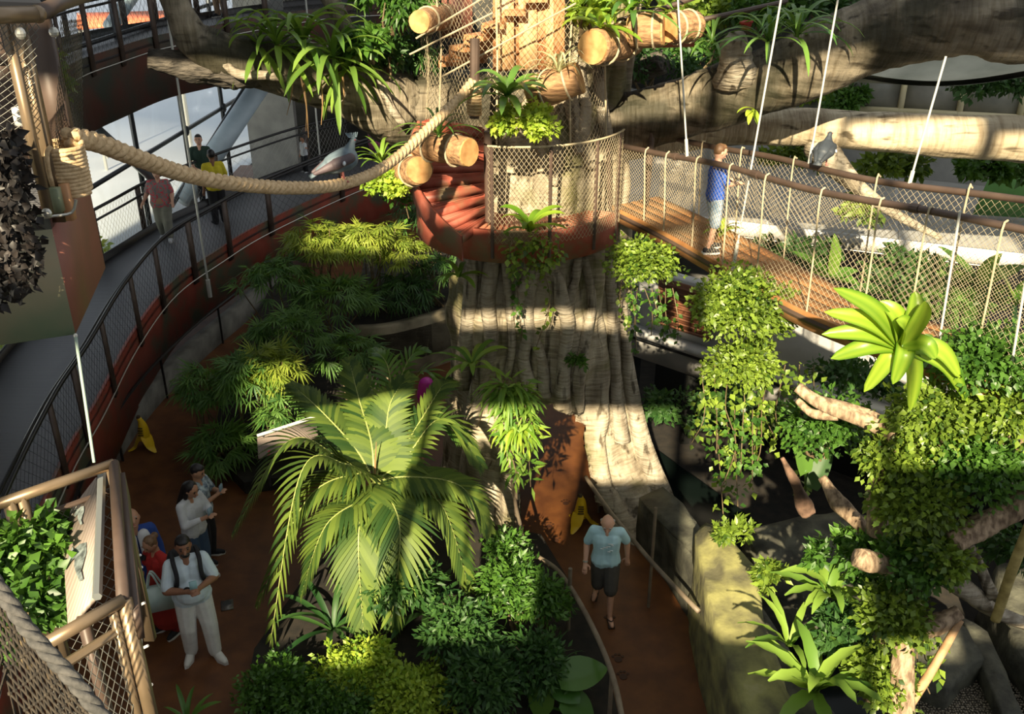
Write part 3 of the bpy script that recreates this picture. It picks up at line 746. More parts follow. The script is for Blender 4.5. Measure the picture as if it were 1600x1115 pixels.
part('branch', barky([A(.7, 13.4, 5.5), P(985, 190, 13.0), P(1060, 172, 12.8), P(1150, 142, 12.5), P(1240, 108, 12.2), P(1340, 66, 11.8), P(1440, 36, 11.5), P(1530, 28, 11.3), P(1640, 32, 11.2), P(2000, 20, 10.8)], [.45, .40, .38, .40, .41, .41, .42, .42, .45, .45], 110, 32, .11, 6), M_branch, tree, smooth=True)
part('branch', barky([A(.9, 13.6, 5.4), P(1010, 210, 13.7), P(1120, 196, 13.6), P(1240, 198, 13.3), P(1360, 206, 13.0), P(1480, 212, 12.8), P(1680, 222, 12.6), P(2050, 240, 12.2)], [.4, .34, .28, .26, .27, .29, .3, .3], 90, 26, .10, 7), barkmat('pale_branch_bark', (.28, .22, .14), (.44, .37, .25), (.54, .47, .33), 10, axis=0), tree, smooth=True)
part('branch', barky([P(1275, 225, 13.2), P(1310, 262, 12.8), P(1345, 295, 12.4), P(1400, 335, 12.0), P(1470, 372, 11.8)], [.22, .16, .09, .06, .04], 40, 14, .15, 8), M_root, tree, smooth=True)
st = part('branch_stub', barky([P(1150, 118, 12.2), P(1150, 95, 12.0), P(1148, 72, 11.9), P(1150, 56, 11.85)], [.24, .19, .17, .12], 24, 18, .3, 9), M_root, tree, smooth=True)
# aerial roots hugging the trunk
def hug(pts, rad, off=.03, n=34, seed=0):
    """polyline given as pixels on the front of the trunk, laid on its surface"""
    out = []
    for x, y in pts:
        lo, hi = 10.0, 13.4
        for yy in np.linspace(9.6, 13.6, 160):
            p = P(x, y, yy); c = tcen(max(p[2], 0)); d = p[:2] - c
            if math.hypot(*d) <= trad(math.atan2(d[1], d[0]), max(p[2], 0)) + off: out.append(p); break
        else: out.append(P(x, y, 13.0))
    return barky(out, rad, n, 10, .15, seed)
roots = [([(742, 400), (735, 470), (728, 540), (722, 600)], [.10, .09, .10, .12]), ([(770, 400), (762, 470), (768, 540), (748, 600), (738, 660)], [.09, .08, .08, .09, .10]),
         ([(845, 400), (822, 440), (812, 480), (825, 520), (818, 560), (828, 610)], [.06, .07, .08, .06, .07, .09]), ([(845, 400), (832, 450), (826, 500), (846, 560), (852, 620)], [.05, .05, .06, .06, .08]),
         ([(858, 410), (872, 440), (880, 475), (888, 505), (882, 560), (878, 620)], [.06, .07, .09, .08, .08, .10]), ([(905, 400), (897, 440), (888, 480), (890, 520)], [.05, .06, .06, .05]),
         ([(912, 400), (925, 470), (915, 530), (905, 590), (902, 640)], [.05, .05, .07, .07, .08]), ([(950, 400), (955, 460), (960, 540), (962, 620), (972, 690)], [.09, .07, .07, .09, .11]),
         ([(968, 430), (976, 520), (984, 600), (1000, 680), (1030, 760), (1062, 830)], [.06, .07, .09, .12, .13, .12]), ([(790, 400), (795, 470), (800, 540), (792, 590)], [.05, .05, .05, .05]),
         ([(885, 110), (890, 150), (900, 195), (905, 240)], [.06, .07, .08, .06]), ([(905, 110), (915, 160), (912, 210), (925, 260)], [.06, .06, .07, .07]), ([(935, 105), (940, 160), (950, 220)], [.07, .07, .07]), ([(842, 190), (862, 215), (872, 250), (866, 290)], [.05, .06, .06, .05])]
for k, (p, r) in enumerate(roots): part('aerial_root', hug(p, [q * 1.25 for q in r], .05, 36, 20 + k), M_root, tree, smooth=True)

# ------------------------------------------------------------------ spiral stair round the trunk
SC = A(.10, 12.75); SR = 1.42; SZ = 4.72
def sc(a, r, z): return A(SC[0] + r * math.cos(math.radians(a)), SC[1] + r * math.sin(math.radians(a)), z)
stair = thing('spiral_stair', 'red painted spiral stair platform wrapped around the tree trunk', 'stairs', (SC[0], SC[1], SZ - .3))
aa = np.linspace(-168, -22, 50)
S = np.stack([np.stack([sc(a, SR, SZ + .06), sc(a, SR, SZ - .36), sc(a, SR - .05, SZ - .36), sc(a, SR - .05, SZ + .06), sc(a, SR, SZ + .06)]) for a in aa])
part('fascia', grid(S), M_redpaint, stair, smooth=False)
S = np.stack([np.stack([sc(a, SR - .03, SZ), sc(a, .5, SZ), sc(a, .5, SZ - .06), sc(a, SR - .03, SZ - .06), sc(a, SR - .03, SZ)]) for a in aa])
part('platform_deck', grid(S), M_redpaint, stair)
for a in np.linspace(-112, -26, 26):
    part('deck_rib', beam(sc(a, 1.0, SZ + .02), sc(a, SR - .06, SZ + .02), .035, .05), mat('orange_rib', (.36, .14, .08), (.46, .2, .11), 5, .6), stair)
# treads fanning round the centre post, climbing to the back
C2 = P(764, 318, 11.95)
def s2(a, r, z): return A(C2[0] + r * math.cos(math.radians(a)), C2[1] + r * math.sin(math.radians(a)), z)
M_tread = stripemat('corrugated_red_tread', (.42, .15, .085), (.56, .10, .06), 26, 'X', .5, 0, .5)
for k in range(9):
    a0 = -112 - k * 12; z = SZ + .10 + k * .135
    tr_ = part('tread', prism([s2(a0, .06, z)[:2], s2(a0, .98, z)[:2], s2(a0 - 13, .98, z)[:2], s2(a0 - 13, .06, z)[:2]], z - .045, z), M_redpaint, stair)
    part('riser', beam(s2(a0, .06, z - .08), s2(a0, .98, z - .08), .02, .10), M_redpaint, tr_)
    for q in (.28, .55, .8): part('nosing', beam(s2(a0 - 12 * q, .1, z + .006), s2(a0 - 12 * q, .96, z + .006), .03, .016), MATS['red_painted_metal'], tr_)
S = np.stack([np.stack([s2(a, 1.0, z + .06), s2(a, 1.0, z - .26), s2(a, .97, z - .26), s2(a, .97, z + .06), s2(a, 1.0, z + .06)]) for a, z in ((-108 - k * 6, SZ + .06 + k * .0675) for k in range(17))])
part('stringer', grid(S), M_redpaint, stair)
part('centre_post', tube([P(764, 345, 11.55), P(762, 205, 11.55)], .05, 10), M_brownsteel, stair)
for a in (-104, -75, -48, -27): part('post', tube([sc(a, SR, SZ - .3), sc(a, SR, SZ + 1.12)], .024, 8), M_brownsteel, stair)
cu = np.linspace(-106, -22, 72); S = np.stack([np.stack([sc(a, SR + .01, z) for z in np.linspace(SZ - .1, SZ + 1.12, 31)]) for a in cu])
part('safety_net', diamond_net(S, .0026), M_cordnet, stair, kind='stuff')
part('net_rope', tube([sc(a, SR + .01, SZ + 1.12) for a in cu], .014, 6), M_cordnet, stair)
# upper turn of the stair seen behind its net
up = thing('upper_stair', 'orange lit upper turn of the spiral stair behind a cord net', 'stairs', (SC[0] + .1, SC[1], 6.2))
UC = A(.15, 13.2)
def ucp(a, r, z): return A(UC[0] + r * math.cos(math.radians(a)), UC[1] + r * math.sin(math.radians(a)), z)
M_orange = mat('orange_lit_timber', (.36, .15, .06), (.50, .25, .11), 4, .6, bump=.2, detail=7)  # orange light on the upper stair is put into this colour
for k in range(11):
    a0 = -150 + k * 12; z = 6.7 + k * .15
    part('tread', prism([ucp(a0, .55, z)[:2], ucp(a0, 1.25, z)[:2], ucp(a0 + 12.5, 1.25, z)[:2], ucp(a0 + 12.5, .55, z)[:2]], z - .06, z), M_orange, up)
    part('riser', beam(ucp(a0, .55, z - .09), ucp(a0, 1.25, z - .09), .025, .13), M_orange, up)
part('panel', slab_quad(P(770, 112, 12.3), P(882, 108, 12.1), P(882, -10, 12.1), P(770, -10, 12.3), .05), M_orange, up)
for k, x in enumerate((790, 826, 868)): part('board', beam(P(x, 108, 12.15), P(x - 2, -8, 12.15), .22, .04, (0, 1, 0)), mat('pale_orange_board', (.60, .33, .15), (.72, .44, .22), 5, .6), up)
part('back_panel', slab_quad(P(690, 60, 12.9), P(738, 58, 12.9), P(738, -10, 12.9), P(690, -10, 12.9), .05), mat('dull_red_panel', (.16, .06, .045), (.22, .09, .06), 3, .6), up)
cu = np.linspace(-180, -40, 90); S = np.stack([np.stack([ucp(a, 1.42 - .10 * math.sin(math.pi * t) + .04 * math.sin(a * .2), 5.75 + t * 2.1) for t in np.linspace(0, 1, 44)]) for a in cu])
part('safety_net', diamond_net(S, .0027), M_cordnet, up, kind='stuff')
for a in (-178, -140, -104, -66, -42): part('net_rope', tube([ucp(a, 1.42, 5.75), ucp(a, 1.34, 6.8), ucp(a, 1.42, 7.85)], .013, 6), M_cordnet, up)
for (a, b) in (((640, 85), (770, 20)), ((650, 60), (800, -30)), ((690, 120), (900, 5))): part('net_rope', tube([P(*a, 11.9), P(*b, 11.75)], .011, 5), M_cordnet, up)
# red upper platform on the right of the trunk
ptf = thing('upper_platform', 'red edged upper platform carrying log planters right of the trunk', 'platform', P(1010, 70, 12.2))
part('deck', prism([P(930, 62, 12.0)[:2], P(1085, 62, 12.0)[:2], P(1110, 40, 13.2)[:2], P(930, 40, 13.2)[:2]], 6.93, 7.0), M_redpaint, ptf)
part('fascia', beam(P(930, 66, 12.0), P(1085, 62, 12.0), .05, .16), M_redpaint, ptf)
part('rail', tube([P(960, 34, 11.9), P(1040, 12, 11.9), P(1110, -12, 12.1)], .03, 8), M_brownsteel, ptf)
part('rail', tube([P(1040, 42, 11.8), P(1130, 24, 11.9), P(1230, 2, 12.1)], .03, 8), M_brownsteel, ptf)

# ------------------------------------------------------------------ rope bridge
BZ = 4.7
bn = [G(955, 322, BZ + .05), G(1035, 362, BZ), G(1110, 404, BZ - .02), G(1250, 484, BZ - .02), G(1420, 550, BZ), G(1640, 628, BZ + .03), G(1900, 720, BZ + .05)]
bnear = catmull(bn, 48)
bfar = bnear + unit(A(.86, .5, 0)) * .85
bfar = np.array([bnear[i] + A(.70, .46, 0) * 1.0 for i in range(48)])
bridge = thing('rope_bridge', 'suspended rope bridge with brown plank deck and diamond netting on the right', 'bridge', bnear[15] - A(0, 0, .1))
for k in range(5):
    a, b = k / 5 + .008, (k + 1) / 5 - .008
    for s0 in range(0, 47, 8):
        s1 = min(s0 + 8, 47)
        i0 = np.arange(s0, s1 + 1)
        pa = bnear[i0] * (1 - a) + bfar[i0] * a; pb = bnear[i0] * (1 - b) + bfar[i0] * b
        pa, pb = pa.copy(), pb.copy()
        if s0: pa[0] += (pa[1] - pa[0]) * .04; pb[0] += (pb[1] - pb[0]) * .04
        part('plank', grid(np.stack([pa, pb, pb - A(0, 0, .05), pa - A(0, 0, .05), pa], 1)), M_plank, bridge)
for c in (bnear, bfar): part('edge_beam', tube(c - A(0, 0, .06), .045, 8), M_brownsteel, bridge)
part('side_board', grid(np.stack([bnear - A(.02, .02, -.02), bnear - A(.02, .02, .16), bnear + A(.02, .02, -.16), bnear + A(.02, .02, .02), bnear - A(.02, .02, -.02)], 1)), M_plank, bridge)
def rail_over(deck, line):
    """rail standing plumb over the deck edge, its height taken from the sight line"""
    lx, ly = zip(*line); out = []
    for q in deck:
        for hgt in np.linspace(.7, 1.75, 90):
            w = q + A(0, 0, hgt) - _O; d = w @ _F
            if 557.5 - FPX * (w @ _U) / d <= np.interp(800 + FPX * w[0] / d, lx, ly): break
        out.append(q + A(0, 0, hgt))
    out = np.array(out); k = np.arange(len(out)); hs = np.polyval(np.polyfit(k, out[:, 2], 3), k); out[:, 2] = hs
    return out
rn = rail_over(bnear, [(948, 220), (1035, 243), (1160, 268), (1310, 300), (1460, 332), (1640, 374), (2000, 458)])
rf = rail_over(bfar, [(1018, 206), (1120, 232), (1260, 260), (1400, 282), (1600, 314), (1660, 324), (2000, 382)])
part('handrail', tube(rn, .034, 10), M_brownsteel, bridge, smooth=True); part('handrail', tube(rf, .034, 10), M_brownsteel, bridge, smooth=True)
for i in (9, 19, 30): part('rail_joint', tube([rn[i] - (rn[i + 1] - rn[i]) * .25, rn[i] + (rn[i + 1] - rn[i]) * .25], .045, 10), M_brownsteel, bridge)
def net_between(top, bot, nu, nv, r, sag=.0):
    ct, cb = catmull(top, nu), catmull(bot, nu); v = np.linspace(0, 1, nv)
    return diamond_net(ct[:, None] * (1 - v)[None, :, None] + cb[:, None] * v[None, :, None], r)
part('safety_net', net_between(rn, bnear, 228, 38, .0019), M_cordnet, bridge, kind='stuff')
part('safety_net', net_between(rf, bfar, 204, 34, .0018), M_cordnet, bridge, kind='stuff')
for i in (5, 8, 13, 17, 20, 24, 28, 31, 35, 39, 43): part('tie_rope', tube(catmull([rn[i] + A(0, 0, .05), rn[i] + A(-.045, -.03, -.03), bnear[i] * .5 + rn[i] * .5 + A(-.02, -.02, 0), bnear[i]], 10), .010, 6), M_cordnet, bridge)
for i in (6, 12, 18, 24, 30, 36): part('tie_rope', tube(catmull([rf[i] + A(0, 0, .05), rf[i] + A(-.045, -.03, -.03), bfar[i]], 8), .010, 6), M_cordnet, bridge)
part('end_post', tube([P(1006, 346, 12.6), P(1019, 203, 12.6)], .045, 10), M_brownsteel, bridge)
part('end_post', tube([P(953, 325, 12.4), P(950, 214, 12.4)], .03, 10), M_brownsteel, bridge)
def nearest_px(curve, x):
    px = [800 + FPX * (q - _O)[0] / ((q - _O) @ _F) for q in curve]; return curve[int(np.argmin(np.abs(np.array(px) - x)))]
for (cv_, x, b) in ((rn, 1070, (1058, -20)), (bnear, 1140, (1222, -10)), (rf, 1266, (1316, -40)), (rf, 1411, (1478, 88)), (bnear, 1475, (1500, 330)), (bnear, 1570, (1612, 380))):
    f_ = nearest_px(cv_, x); tp = P(*b, f_[1] - .05); v_ = f_ + (tp - f_) * .12
    part('suspension_rod', tube([f_, tp], .011, 8), M_rod, bridge); part('turnbuckle', tube([f_, v_], .02, 8), M_rod, bridge)

# ------------------------------------------------------------------ log planters
def planter(label, p, q, r, open_front=True, group='hanging log planters'):
    p, q = np.asarray(p, float), np.asarray(q, float)
    t = thing('log_planter', label, 'planter', (p + q) / 2 - A(0, 0, r), group)
    c = np.array([p + (q - p) * u for u in np.linspace(0, 1, 14)])
    part('log', barky([p, (p + q) / 2, q], [r, r * 1.03, r], 16, 18, .10, int(abs(p[0] * 37)) % 17), M_logbark, t, smooth=True)
    d = unit(q - p)
    for e, s in ((p, -1), (q, 1)): part('cut_end', tube([e + d * s * .0, e + d * s * .02], [r * .96, r * .93], 18), M_logend, t)
    for u in (.25, .75): part('rope_band', tube(np.array([p + (q - p) * u + r * 1.1 * (math.cos(a) * frame_for(d)[0] + math.sin(a) * frame_for(d)[1]) for a in np.linspace(0, 2 * math.pi, 20)]), .014, 6), M_cordnet, t)
    return t
planter('short log planter with round pale cut face left of the stair treads', P(618, 268, 11.9), P(655, 266, 11.25), .17)
planter('log planter tied with two ropes above the red treads', P(655, 225, 11.5), P(732, 238, 11.0), .17)
planter('log planter with cut face hanging at the top above the long net', P(700, 25, 12.8), P(656, 34, 11.9), .14)
planter('round ended log planter at the top of the trunk below a bromeliad', P(985, 62, 12.0), P(926, 74, 11.3), .2)
planter('long log planter lashed to the red upper platform', P(985, 48, 11.7), P(1035, 46, 11.6), .19)
planter('right hand log planter on the red upper platform under the rail', P(1046, 44, 11.65), P(1085, 40, 11.9), .17)
planter('slanted log planter in front of the trunk holding a spider plant', P(828, 148, 11.5), P(905, 122, 11.4), .19)

# ------------------------------------------------------------------ the sagging rope
def twisted(pts, R, n=150, strands=3, pitch=.42):
    c = catmull(pts, n); s = np.concatenate([[0], np.cumsum(np.linalg.norm(np.diff(c, axis=0), axis=1))])
    T = np.gradient(c, axis=0); out = []
    for k in range(strands):
        line = []
        for i in range(n):
            nn, bb = frame_for(T[i]); a = 2 * math.pi * (s[i] / pitch + k / strands)
            line.append(c[i] + R * .52 * (math.cos(a) * nn + math.sin(a) * bb))
        out.append(tube(line, R * .62, 8))
    return join(out)
rp = [(108, 214, 5.15), (150, 222, 5.4), (210, 245, 5.8), (290, 272, 6.4), (370, 287, 7.0), (450, 293, 7.7), (520, 290, 8.4), (580, 272, 9.2), (630, 238, 9.9), (680, 190, 10.6), (720, 150, 11.2), (738, 128, 11.5)]
rope = thing('sagging_rope', 'thick tan twisted rope sagging from the left post to the tree stair', 'rope', P(450, 293, 7.7))
part('strand', twisted([P(*q) for q in rp], .052, 260, 3, .26), M_rope, rope, smooth=True)
co = []
for k in range(9):
    cc = P(740, 135 + k * 5.2, 11.5); co.append(cc)
wr = thing('rope_lashing', 'tan rope lashing wound round the pole end of the sagging rope', 'rope', P(741, 182, 11.5))
a = np.linspace(0, 2 * math.pi * 10, 180)
part('coil', tube([P(741, 128, 11.5) * (1 - u) + P(741, 178, 11.5) * u + A(math.cos(x) * .075, math.sin(x) * .075, 0) for x, u in zip(a, np.linspace(0, 1, 180))], .02, 6), M_rope, wr, smooth=True)
part('pole', tube([P(742, 60, 11.6), P(741, 185, 11.5)], .06, 10), M_brownsteel, wr)
# ------------------------------------------------------------------ balcony corner at the upper left
B = P(118, 522, 4.95); Bt = A(B[0], B[1], P(100, 330, 4.95)[2])
Lb = B + A(-1.5, -.55, -.02); Lt = A(Lb[0], Lb[1], Bt[2])
Rt = G(131, 250, Bt[2]); Rb = A(Rt[0], Rt[1], B[2])
bal = thing('balcony_corner', 'near balcony corner with green tan panel, posts and wire mesh at upper left', 'balcony', B)
part('front_panel', slab_quad(Lb, B, Bt, Lt, .06), M_greensteel, bal)
part('side_panel', slab_quad(B, Rb, Rt, Bt, .06), mat('red_brown_panel', (.20, .09, .055), (.28, .10, .07), 2.5, .55), bal)
part('deck', prism([Lb[:2], B[:2], Rb[:2], (Rb[0] - 1.2, Rb[1]), (Lb[0] - .6, Lb[1] + .3)], Bt[2] - .1, Bt[2] - .04), M_deck, bal)
def upright(px, py, y, top_py, w, d, m, name='post'):
    b = P(px, py, y); zt = P(px, top_py, y)[2]
    return part(name, box((b[0], b[1], (b[2] + zt) / 2), (w, d, zt - b[2])), m, bal)
upright(95, 345, 5.02, 26, .07, .05, M_bronze); upright(76, 335, 4.86, 30, .045, .035, M_bronze)
pp = upright(112, 300, 5.35, 30, .15, .06, M_brownsteel)
q1, q2, q3, q4 = P(-70, 26, 4.55), P(58, 22, 4.95), P(92, 6, 5.5), P(160, -16, 6.6)
part('handrail', tube([q1, q2], .04, 12), M_bronze, bal, smooth=True); part('handrail', tube([q2, q3, q4], .04, 12), M_brownsteel, bal, smooth=True)
part('corner_cap', ellipsoid(q2, (.045, .045, .045), 10, 7), M_bronze, bal, smooth=True)
part('lower_rail', tube([P(-70, 8, 5.4), P(60, 12, 5.9)], .045, 10), M_black, bal)
part('back_post', box(P(20, 200, 6.0), (.16, .1, 2.2)), M_brownsteel, bal)
part('back_rail', tube([P(-60, 95, 5.6), P(60, 92, 5.9)], .035, 8), M_brownsteel, bal)
u = np.linspace(0, 1, 22); vv = np.linspace(0, 1, 44)
ta, tb, ba, bb = P(-60, 38, 4.6), P(62, 36, 4.92), Lt + A(.5, .25, 0), Bt + A(-.12, .0, .02)
S = (ta[None, None] * (1 - u)[:, None, None] + tb[None, None] * u[:, None, None]) * (1 - vv)[None, :, None] + (ba[None, None] * (1 - u)[:, None, None] + bb[None, None] * u[:, None, None]) * vv[None, :, None]
part('wire_mesh', diamond_net(S, .0022), M_mesh, bal, kind='stuff')
S2 = np.stack([np.stack([(tb + A(.06, .1, 0)) * (1 - v) * (1 - w) + P(128, 30, 6.4) * (1 - v) * w + (Bt + A(0, .05, 0)) * v * (1 - w) + (Rt) * v * w for v in np.linspace(0, 1, 36)]) for w in np.linspace(0, 1, 30)])
part('wire_mesh', diamond_net(S2, .002), M_black, bal, kind='stuff')
part('stay_wire', tube(catmull([P(50, 343, 4.8), P(85, 337, 4.85), P(112, 332, 4.9), P(119, 312, 4.92)], 10), .008, 6), M_steel, bal)
part('wire_clamp', ellipsoid(P(73, 333, 4.82), (.028, .02, .028), 10, 7), M_steel, bal); part('wire_clamp', ellipsoid(P(32, 52, 4.8), (.026, .02, .03), 10, 7), M_steel, bal); part('wire_clamp', ellipsoid(P(84, 50, 5.0), (.026, .02, .026), 10, 7), M_steel, bal)
part('stub_block', box(P(88, 312, 4.93), (.05, .05, .13)), M_greensteel, bal); part('stub_block', box(P(106, 315, 5.0), (.04, .05, .2)), mat('orange_block', (.5, .26, .12)), bal)
# rope wound round the post
co = P(103, 262, 5.12); zt, zb = P(103, 224, 5.12)[2], P(103, 300, 5.12)[2]
a = np.linspace(0, 2 * math.pi * 13, 260)
cl = thing('rope_coil', 'tan rope coil wound round the balcony post where the rope starts', 'rope', (co[0], co[1], zb))
part('coil', tube([A(co[0] + .105 * math.cos(x), co[1] + .105 * math.sin(x), zt + (zb - zt) * w) for x, w in zip(a, np.linspace(0, 1, 260))], .0135, 7), M_rope, cl, smooth=True)
part('loose_end', tube(catmull([P(80, 228, 5.0), P(73, 240, 4.98), P(76, 268, 4.98), P(84, 296, 5.0)], 14), .014, 7), M_rope, cl, smooth=True)
# hanger rod below the corner
t = thing('hanger_rod', 'pale green hanger rod dropping from the near balcony corner', 'rod', P(147, 722, 4.7))
part('rod', tube([P(118, 524, 4.93), P(147, 722, 4.7)], .009, 8), mat('pale_green_rod', (.30, .40, .34), rough=.4), t); part('eye', ellipsoid(P(118, 524, 4.93), (.012, .012, .014), 8, 6), M_rod, t)
# socket box behind the mesh
jb = thing('socket_box', 'small white double socket box behind the wire mesh', 'socket', P(35, 190, 5.3))
part('box', box(P(35, 181, 5.3), (.075, .06, .10)), M_white, jb)
for yy in (176, 187): part('socket', tube([P(31, yy, 5.26), P(31, yy, 5.24)], .016, 10), M_mullion, jb)
# dark leaf camouflage on the mesh
g = np.random.default_rng(3); pos = []
while len(pos) < 900:
    x, y = g.uniform(-40, 68), g.uniform(195, 478)
    lim = np.interp(y, [195, 230, 270, 330, 380, 420, 450, 478], [18, 35, 48, 52, 66, 62, 48, 12])
    if x < lim + g.normal() * 3: pos.append(P(x, y, g.uniform(4.35, 4.55)))
pos = np.array(pos); n = len(pos)
Vl, Fl = leaves(pos, rand_dirs(n, g) * A(1, .3, 1) + A(0, -.1, -.5), rand_dirs(n, g) * .7 + A(0, -1, .2), g.uniform(.035, .07, n), g.uniform(.025, .05, n), .25, .2)
cm = thing('leaf_screen', 'mat of dark artificial leaves hung on the mesh at the far left edge', 'leaf screen', P(20, 470, 4.45))
part('foliage', (Vl, Fl), leafmat('black_leaf', (.008, .007, .007), (.035, .028, .025), .05), cm, kind='stuff', rnd=np.repeat(g.uniform(0, 1, n) ** 2, 5))
part('backing', slab_quad(P(-60, 470, 4.62), P(20, 455, 4.62), P(30, 220, 4.62), P(-60, 200, 4.62), .02), mat('black_backing', (.01, .01, .01)), cm)
# ------------------------------------------------------------------ railing and planter at the lower left
RZ = 6.1
c0, c1, c2, c3 = G(-30, 797, RZ), G(178, 724, RZ), G(192, 937, RZ), G(60, 1012, RZ)
rl = thing('near_railing', 'bronze tube railing around a planter at the lower left', 'railing', c1 - A(0, 0, 1.1))
part('handrail', tube([c0, c1], .027, 10), M_bronze, rl, smooth=True); part('handrail', tube([c1, c2], .026, 10), M_brownsteel, rl, smooth=True); part('handrail', tube([c2, c3], .027, 10), M_bronze, rl, smooth=True)
for p, w in ((c1 + A(0, -.02, 0), .055), (c2, .06), (c0 * .72 + c1 * .28, .05), (c0 * .8 + c1 * .2, .05), (c2 * .8 + c3 * .2 + A(.01, .03, 0), .03)):
    part('post', box((p[0], p[1], p[2] - .56), (w, .04, 1.12)), M_bronze, rl)
part('lower_rail', tube([c0 - A(0, 0, .14), c1 - A(0, 0, .14)], .014, 8), M_brownsteel, rl)
part('lower_rail', tube([c2 - A(.02, 0, .14), c3 - A(0, 0, .14)], .02, 8), M_bronze, rl)
part('side_plate', slab_quad(c1 + A(.045, 0, -.05), c2 + A(.055, 0, -.05), c2 + A(.055, 0, -.2), c1 + A(.045, 0, -.2), .03), M_brownsteel, rl)
for a_, b_ in ((c2, c3), (c0, c1)):
    S = np.stack([np.stack([a_ * (1 - w) + b_ * w - A(0, 0, .14 + .9 * v) for v in np.linspace(0, 1, 26)]) for w in np.linspace(0.03, 1, 22)])
    part('wire_mesh', diamond_net(S, .0025), M_mesh, rl, kind='stuff')
cb = thing('lighting_cable', 'thin pale cable with clips hanging beside the near railing', 'cable', G(236, 1110, 5.2))
cp = catmull([G(210, 862, 5.35), G(214, 900, 5.35), G(219, 980, 5.3), G(226, 1060, 5.25), G(234, 1120, 5.2)], 16)
part('cable', tube(cp, .006, 6), M_rod, cb)
for i in (1, 3, 6, 9, 12, 14): part('clip', tube([cp[i], cp[i] + A(.035, 0, .02)], .007, 6), M_white, cb)
# information boards with printed birds
M_board = stripemat('cream_board', (.30, .24, .20), (.40, .33, .28), 14, 'X', .5, 0, .05)
def blob(ctr, ux, uy, outline, off):
    n = unit(np.cross(ux, uy)); Vp = [ctr + ux * a_ + uy * b_ + n * off for a_, b_ in outline]
    Vp2 = [v - n * .0015 for v in Vp]; k = len(Vp)
    return np.array(Vp + Vp2), [tuple(range(k)), tuple(range(2 * k - 1, k - 1, -1))] + [(i, k + i, k + (i + 1) % k, (i + 1) % k) for i in range(k)]
BIRD = [(-.55, -.12), (-.3, -.05), (-.05, -.2), (.2, -.18), (.35, .0), (.42, .2), (.55, .24), (.43, .3), (.36, .38), (.25, .33), (.2, .16), (.0, .16), (-.25, .08), (-.5, -.02)]
TL, TR, BR, BL = G(96, 815, 5.86), G(150, 745, 6.0), G(148, 930, 6.0), G(106, 978, 5.86)
ib = thing('info_board', 'slanted information board with printed birds in the near planter', 'sign', BL)
part('panel', slab_quad(BL, BR, TR, TL, .02), M_board, ib)
part('edge_bar', tube([TR + A(.02, .03, .01), BR + A(.02, -.02, .01)], .02, 6), mat('grey_aluminium', (.35, .38, .38), rough=.35, metal=.6), ib)
ux = (TR - BR) * .2; uy = (TL - TR)
for cc, s in (((TL * .45 + TR * .55) * .82 + (BL * .45 + BR * .55) * .18, 1.0), ((TL * .5 + TR * .5) * .42 + (BL * .5 + BR * .5) * .58, 1.8)):
    part('bird_print', blob(cc, ux * s, uy * .5 * s, BIRD, .003), mat('dark_bird_print', (.05, .06, .06), (.22, .26, .25), 30, .6), ib)
part('support', box((BL + BR) / 2 - A(0, 0, .5), (.04, .04, .95)), M_brownsteel, ib)
a1, a2, a3, a4 = G(404, 716, .92), G(497, 682, .92), G(494, 654, 1.08), G(402, 684, 1.08)
a1, a2 = a1 + A(0, 0, 0), a2
i2 = thing('info_board', 'cream information board half hidden by palm fronds and leaning shrubs', 'sign', A(*a1[:2], .2))
part('panel', slab_quad(a1, a2, a3, a4, .03), M_board, i2)
part('top_bar', tube([a4 + A(0, .02, .03), a3 + A(0, .02, .03)], .025, 8), M_white, i2)
part('animal_print', blob((a1 + a2 + a3 + a4) / 4 + (a2 - a1) * .05, (a2 - a1) * .2, (a4 - a1) * .7, BIRD, .004), mat('brown_print', (.16, .07, .06), (.3, .14, .11), 20), i2)
part('red_mark', blob(a1 * .8 + a2 * .12 + a4 * .08 + (a2 - a1) * .05, (a2 - a1) * .05, (a4 - a1) * .25, [(-.5, -.4), (.5, -.3), (.4, .5), (-.3, .4)], .004), mat('red_print', (.7, .06, .08)), i2)
for p in (a4 * .9 + a3 * .1, a4 * .1 + a3 * .9): part('leg', tube([A(p[0], p[1] + .03, .15), p], .02, 8), M_mullion, i2)
# thick grey rope and net in the bottom left corner
rn_ = thing('foreground_net', 'grey rope edged climbing net blurred in the bottom left corner', 'net', P(80, 1110, 2.1))
ed = [P(-30, 880, 2.2), P(8, 932, 2.15), P(45, 985, 2.1), P(85, 1030, 2.05), P(125, 1075, 2.0), P(175, 1140, 1.95)]
part('edge_rope', twisted(ed, .021, 90, 3, .14), mat('grey_rope', (.045, .045, .043), (.085, .082, .077), 40, .9, bump=.4), rn_, smooth=True)
pa, pb = [], []
ec = catmull(ed, 20)
for k in range(20):
    e = ec[k]; pa.append(e); pb.append(e + A(.02, .03, -.9) + A(k * .01 - .1, 0, 0))
pa2, pb2 = [], []
for j in range(11):
    for k in range(19):
        f = j * .055 + .03
        pa2.append(pa[k] + (pb[k] - pa[k]) * f); pb2.append(pa[k + 1] + (pb[k + 1] - pa[k + 1]) * f)
for k in range(9): pa.append(ec[0] + A(-.02, 0, -.05 * k)); pb.append(ec[0] + A(-.25, 0, -.5 - .05 * k))
part('net_cord', join([segs(pa, pb, .0045), segs(pa2, pb2, .004)]), mat('brown_net_cord', (.02, .016, .012), (.05, .04, .028), 30, .9), rn_, kind='stuff')
kn = [ellipsoid(pa2[i], (.008, .008, .008), 6, 5) for i in range(0, len(pa2), 2)]
part('knot', join(kn), MATS['brown_net_cord'], rn_, kind='stuff')
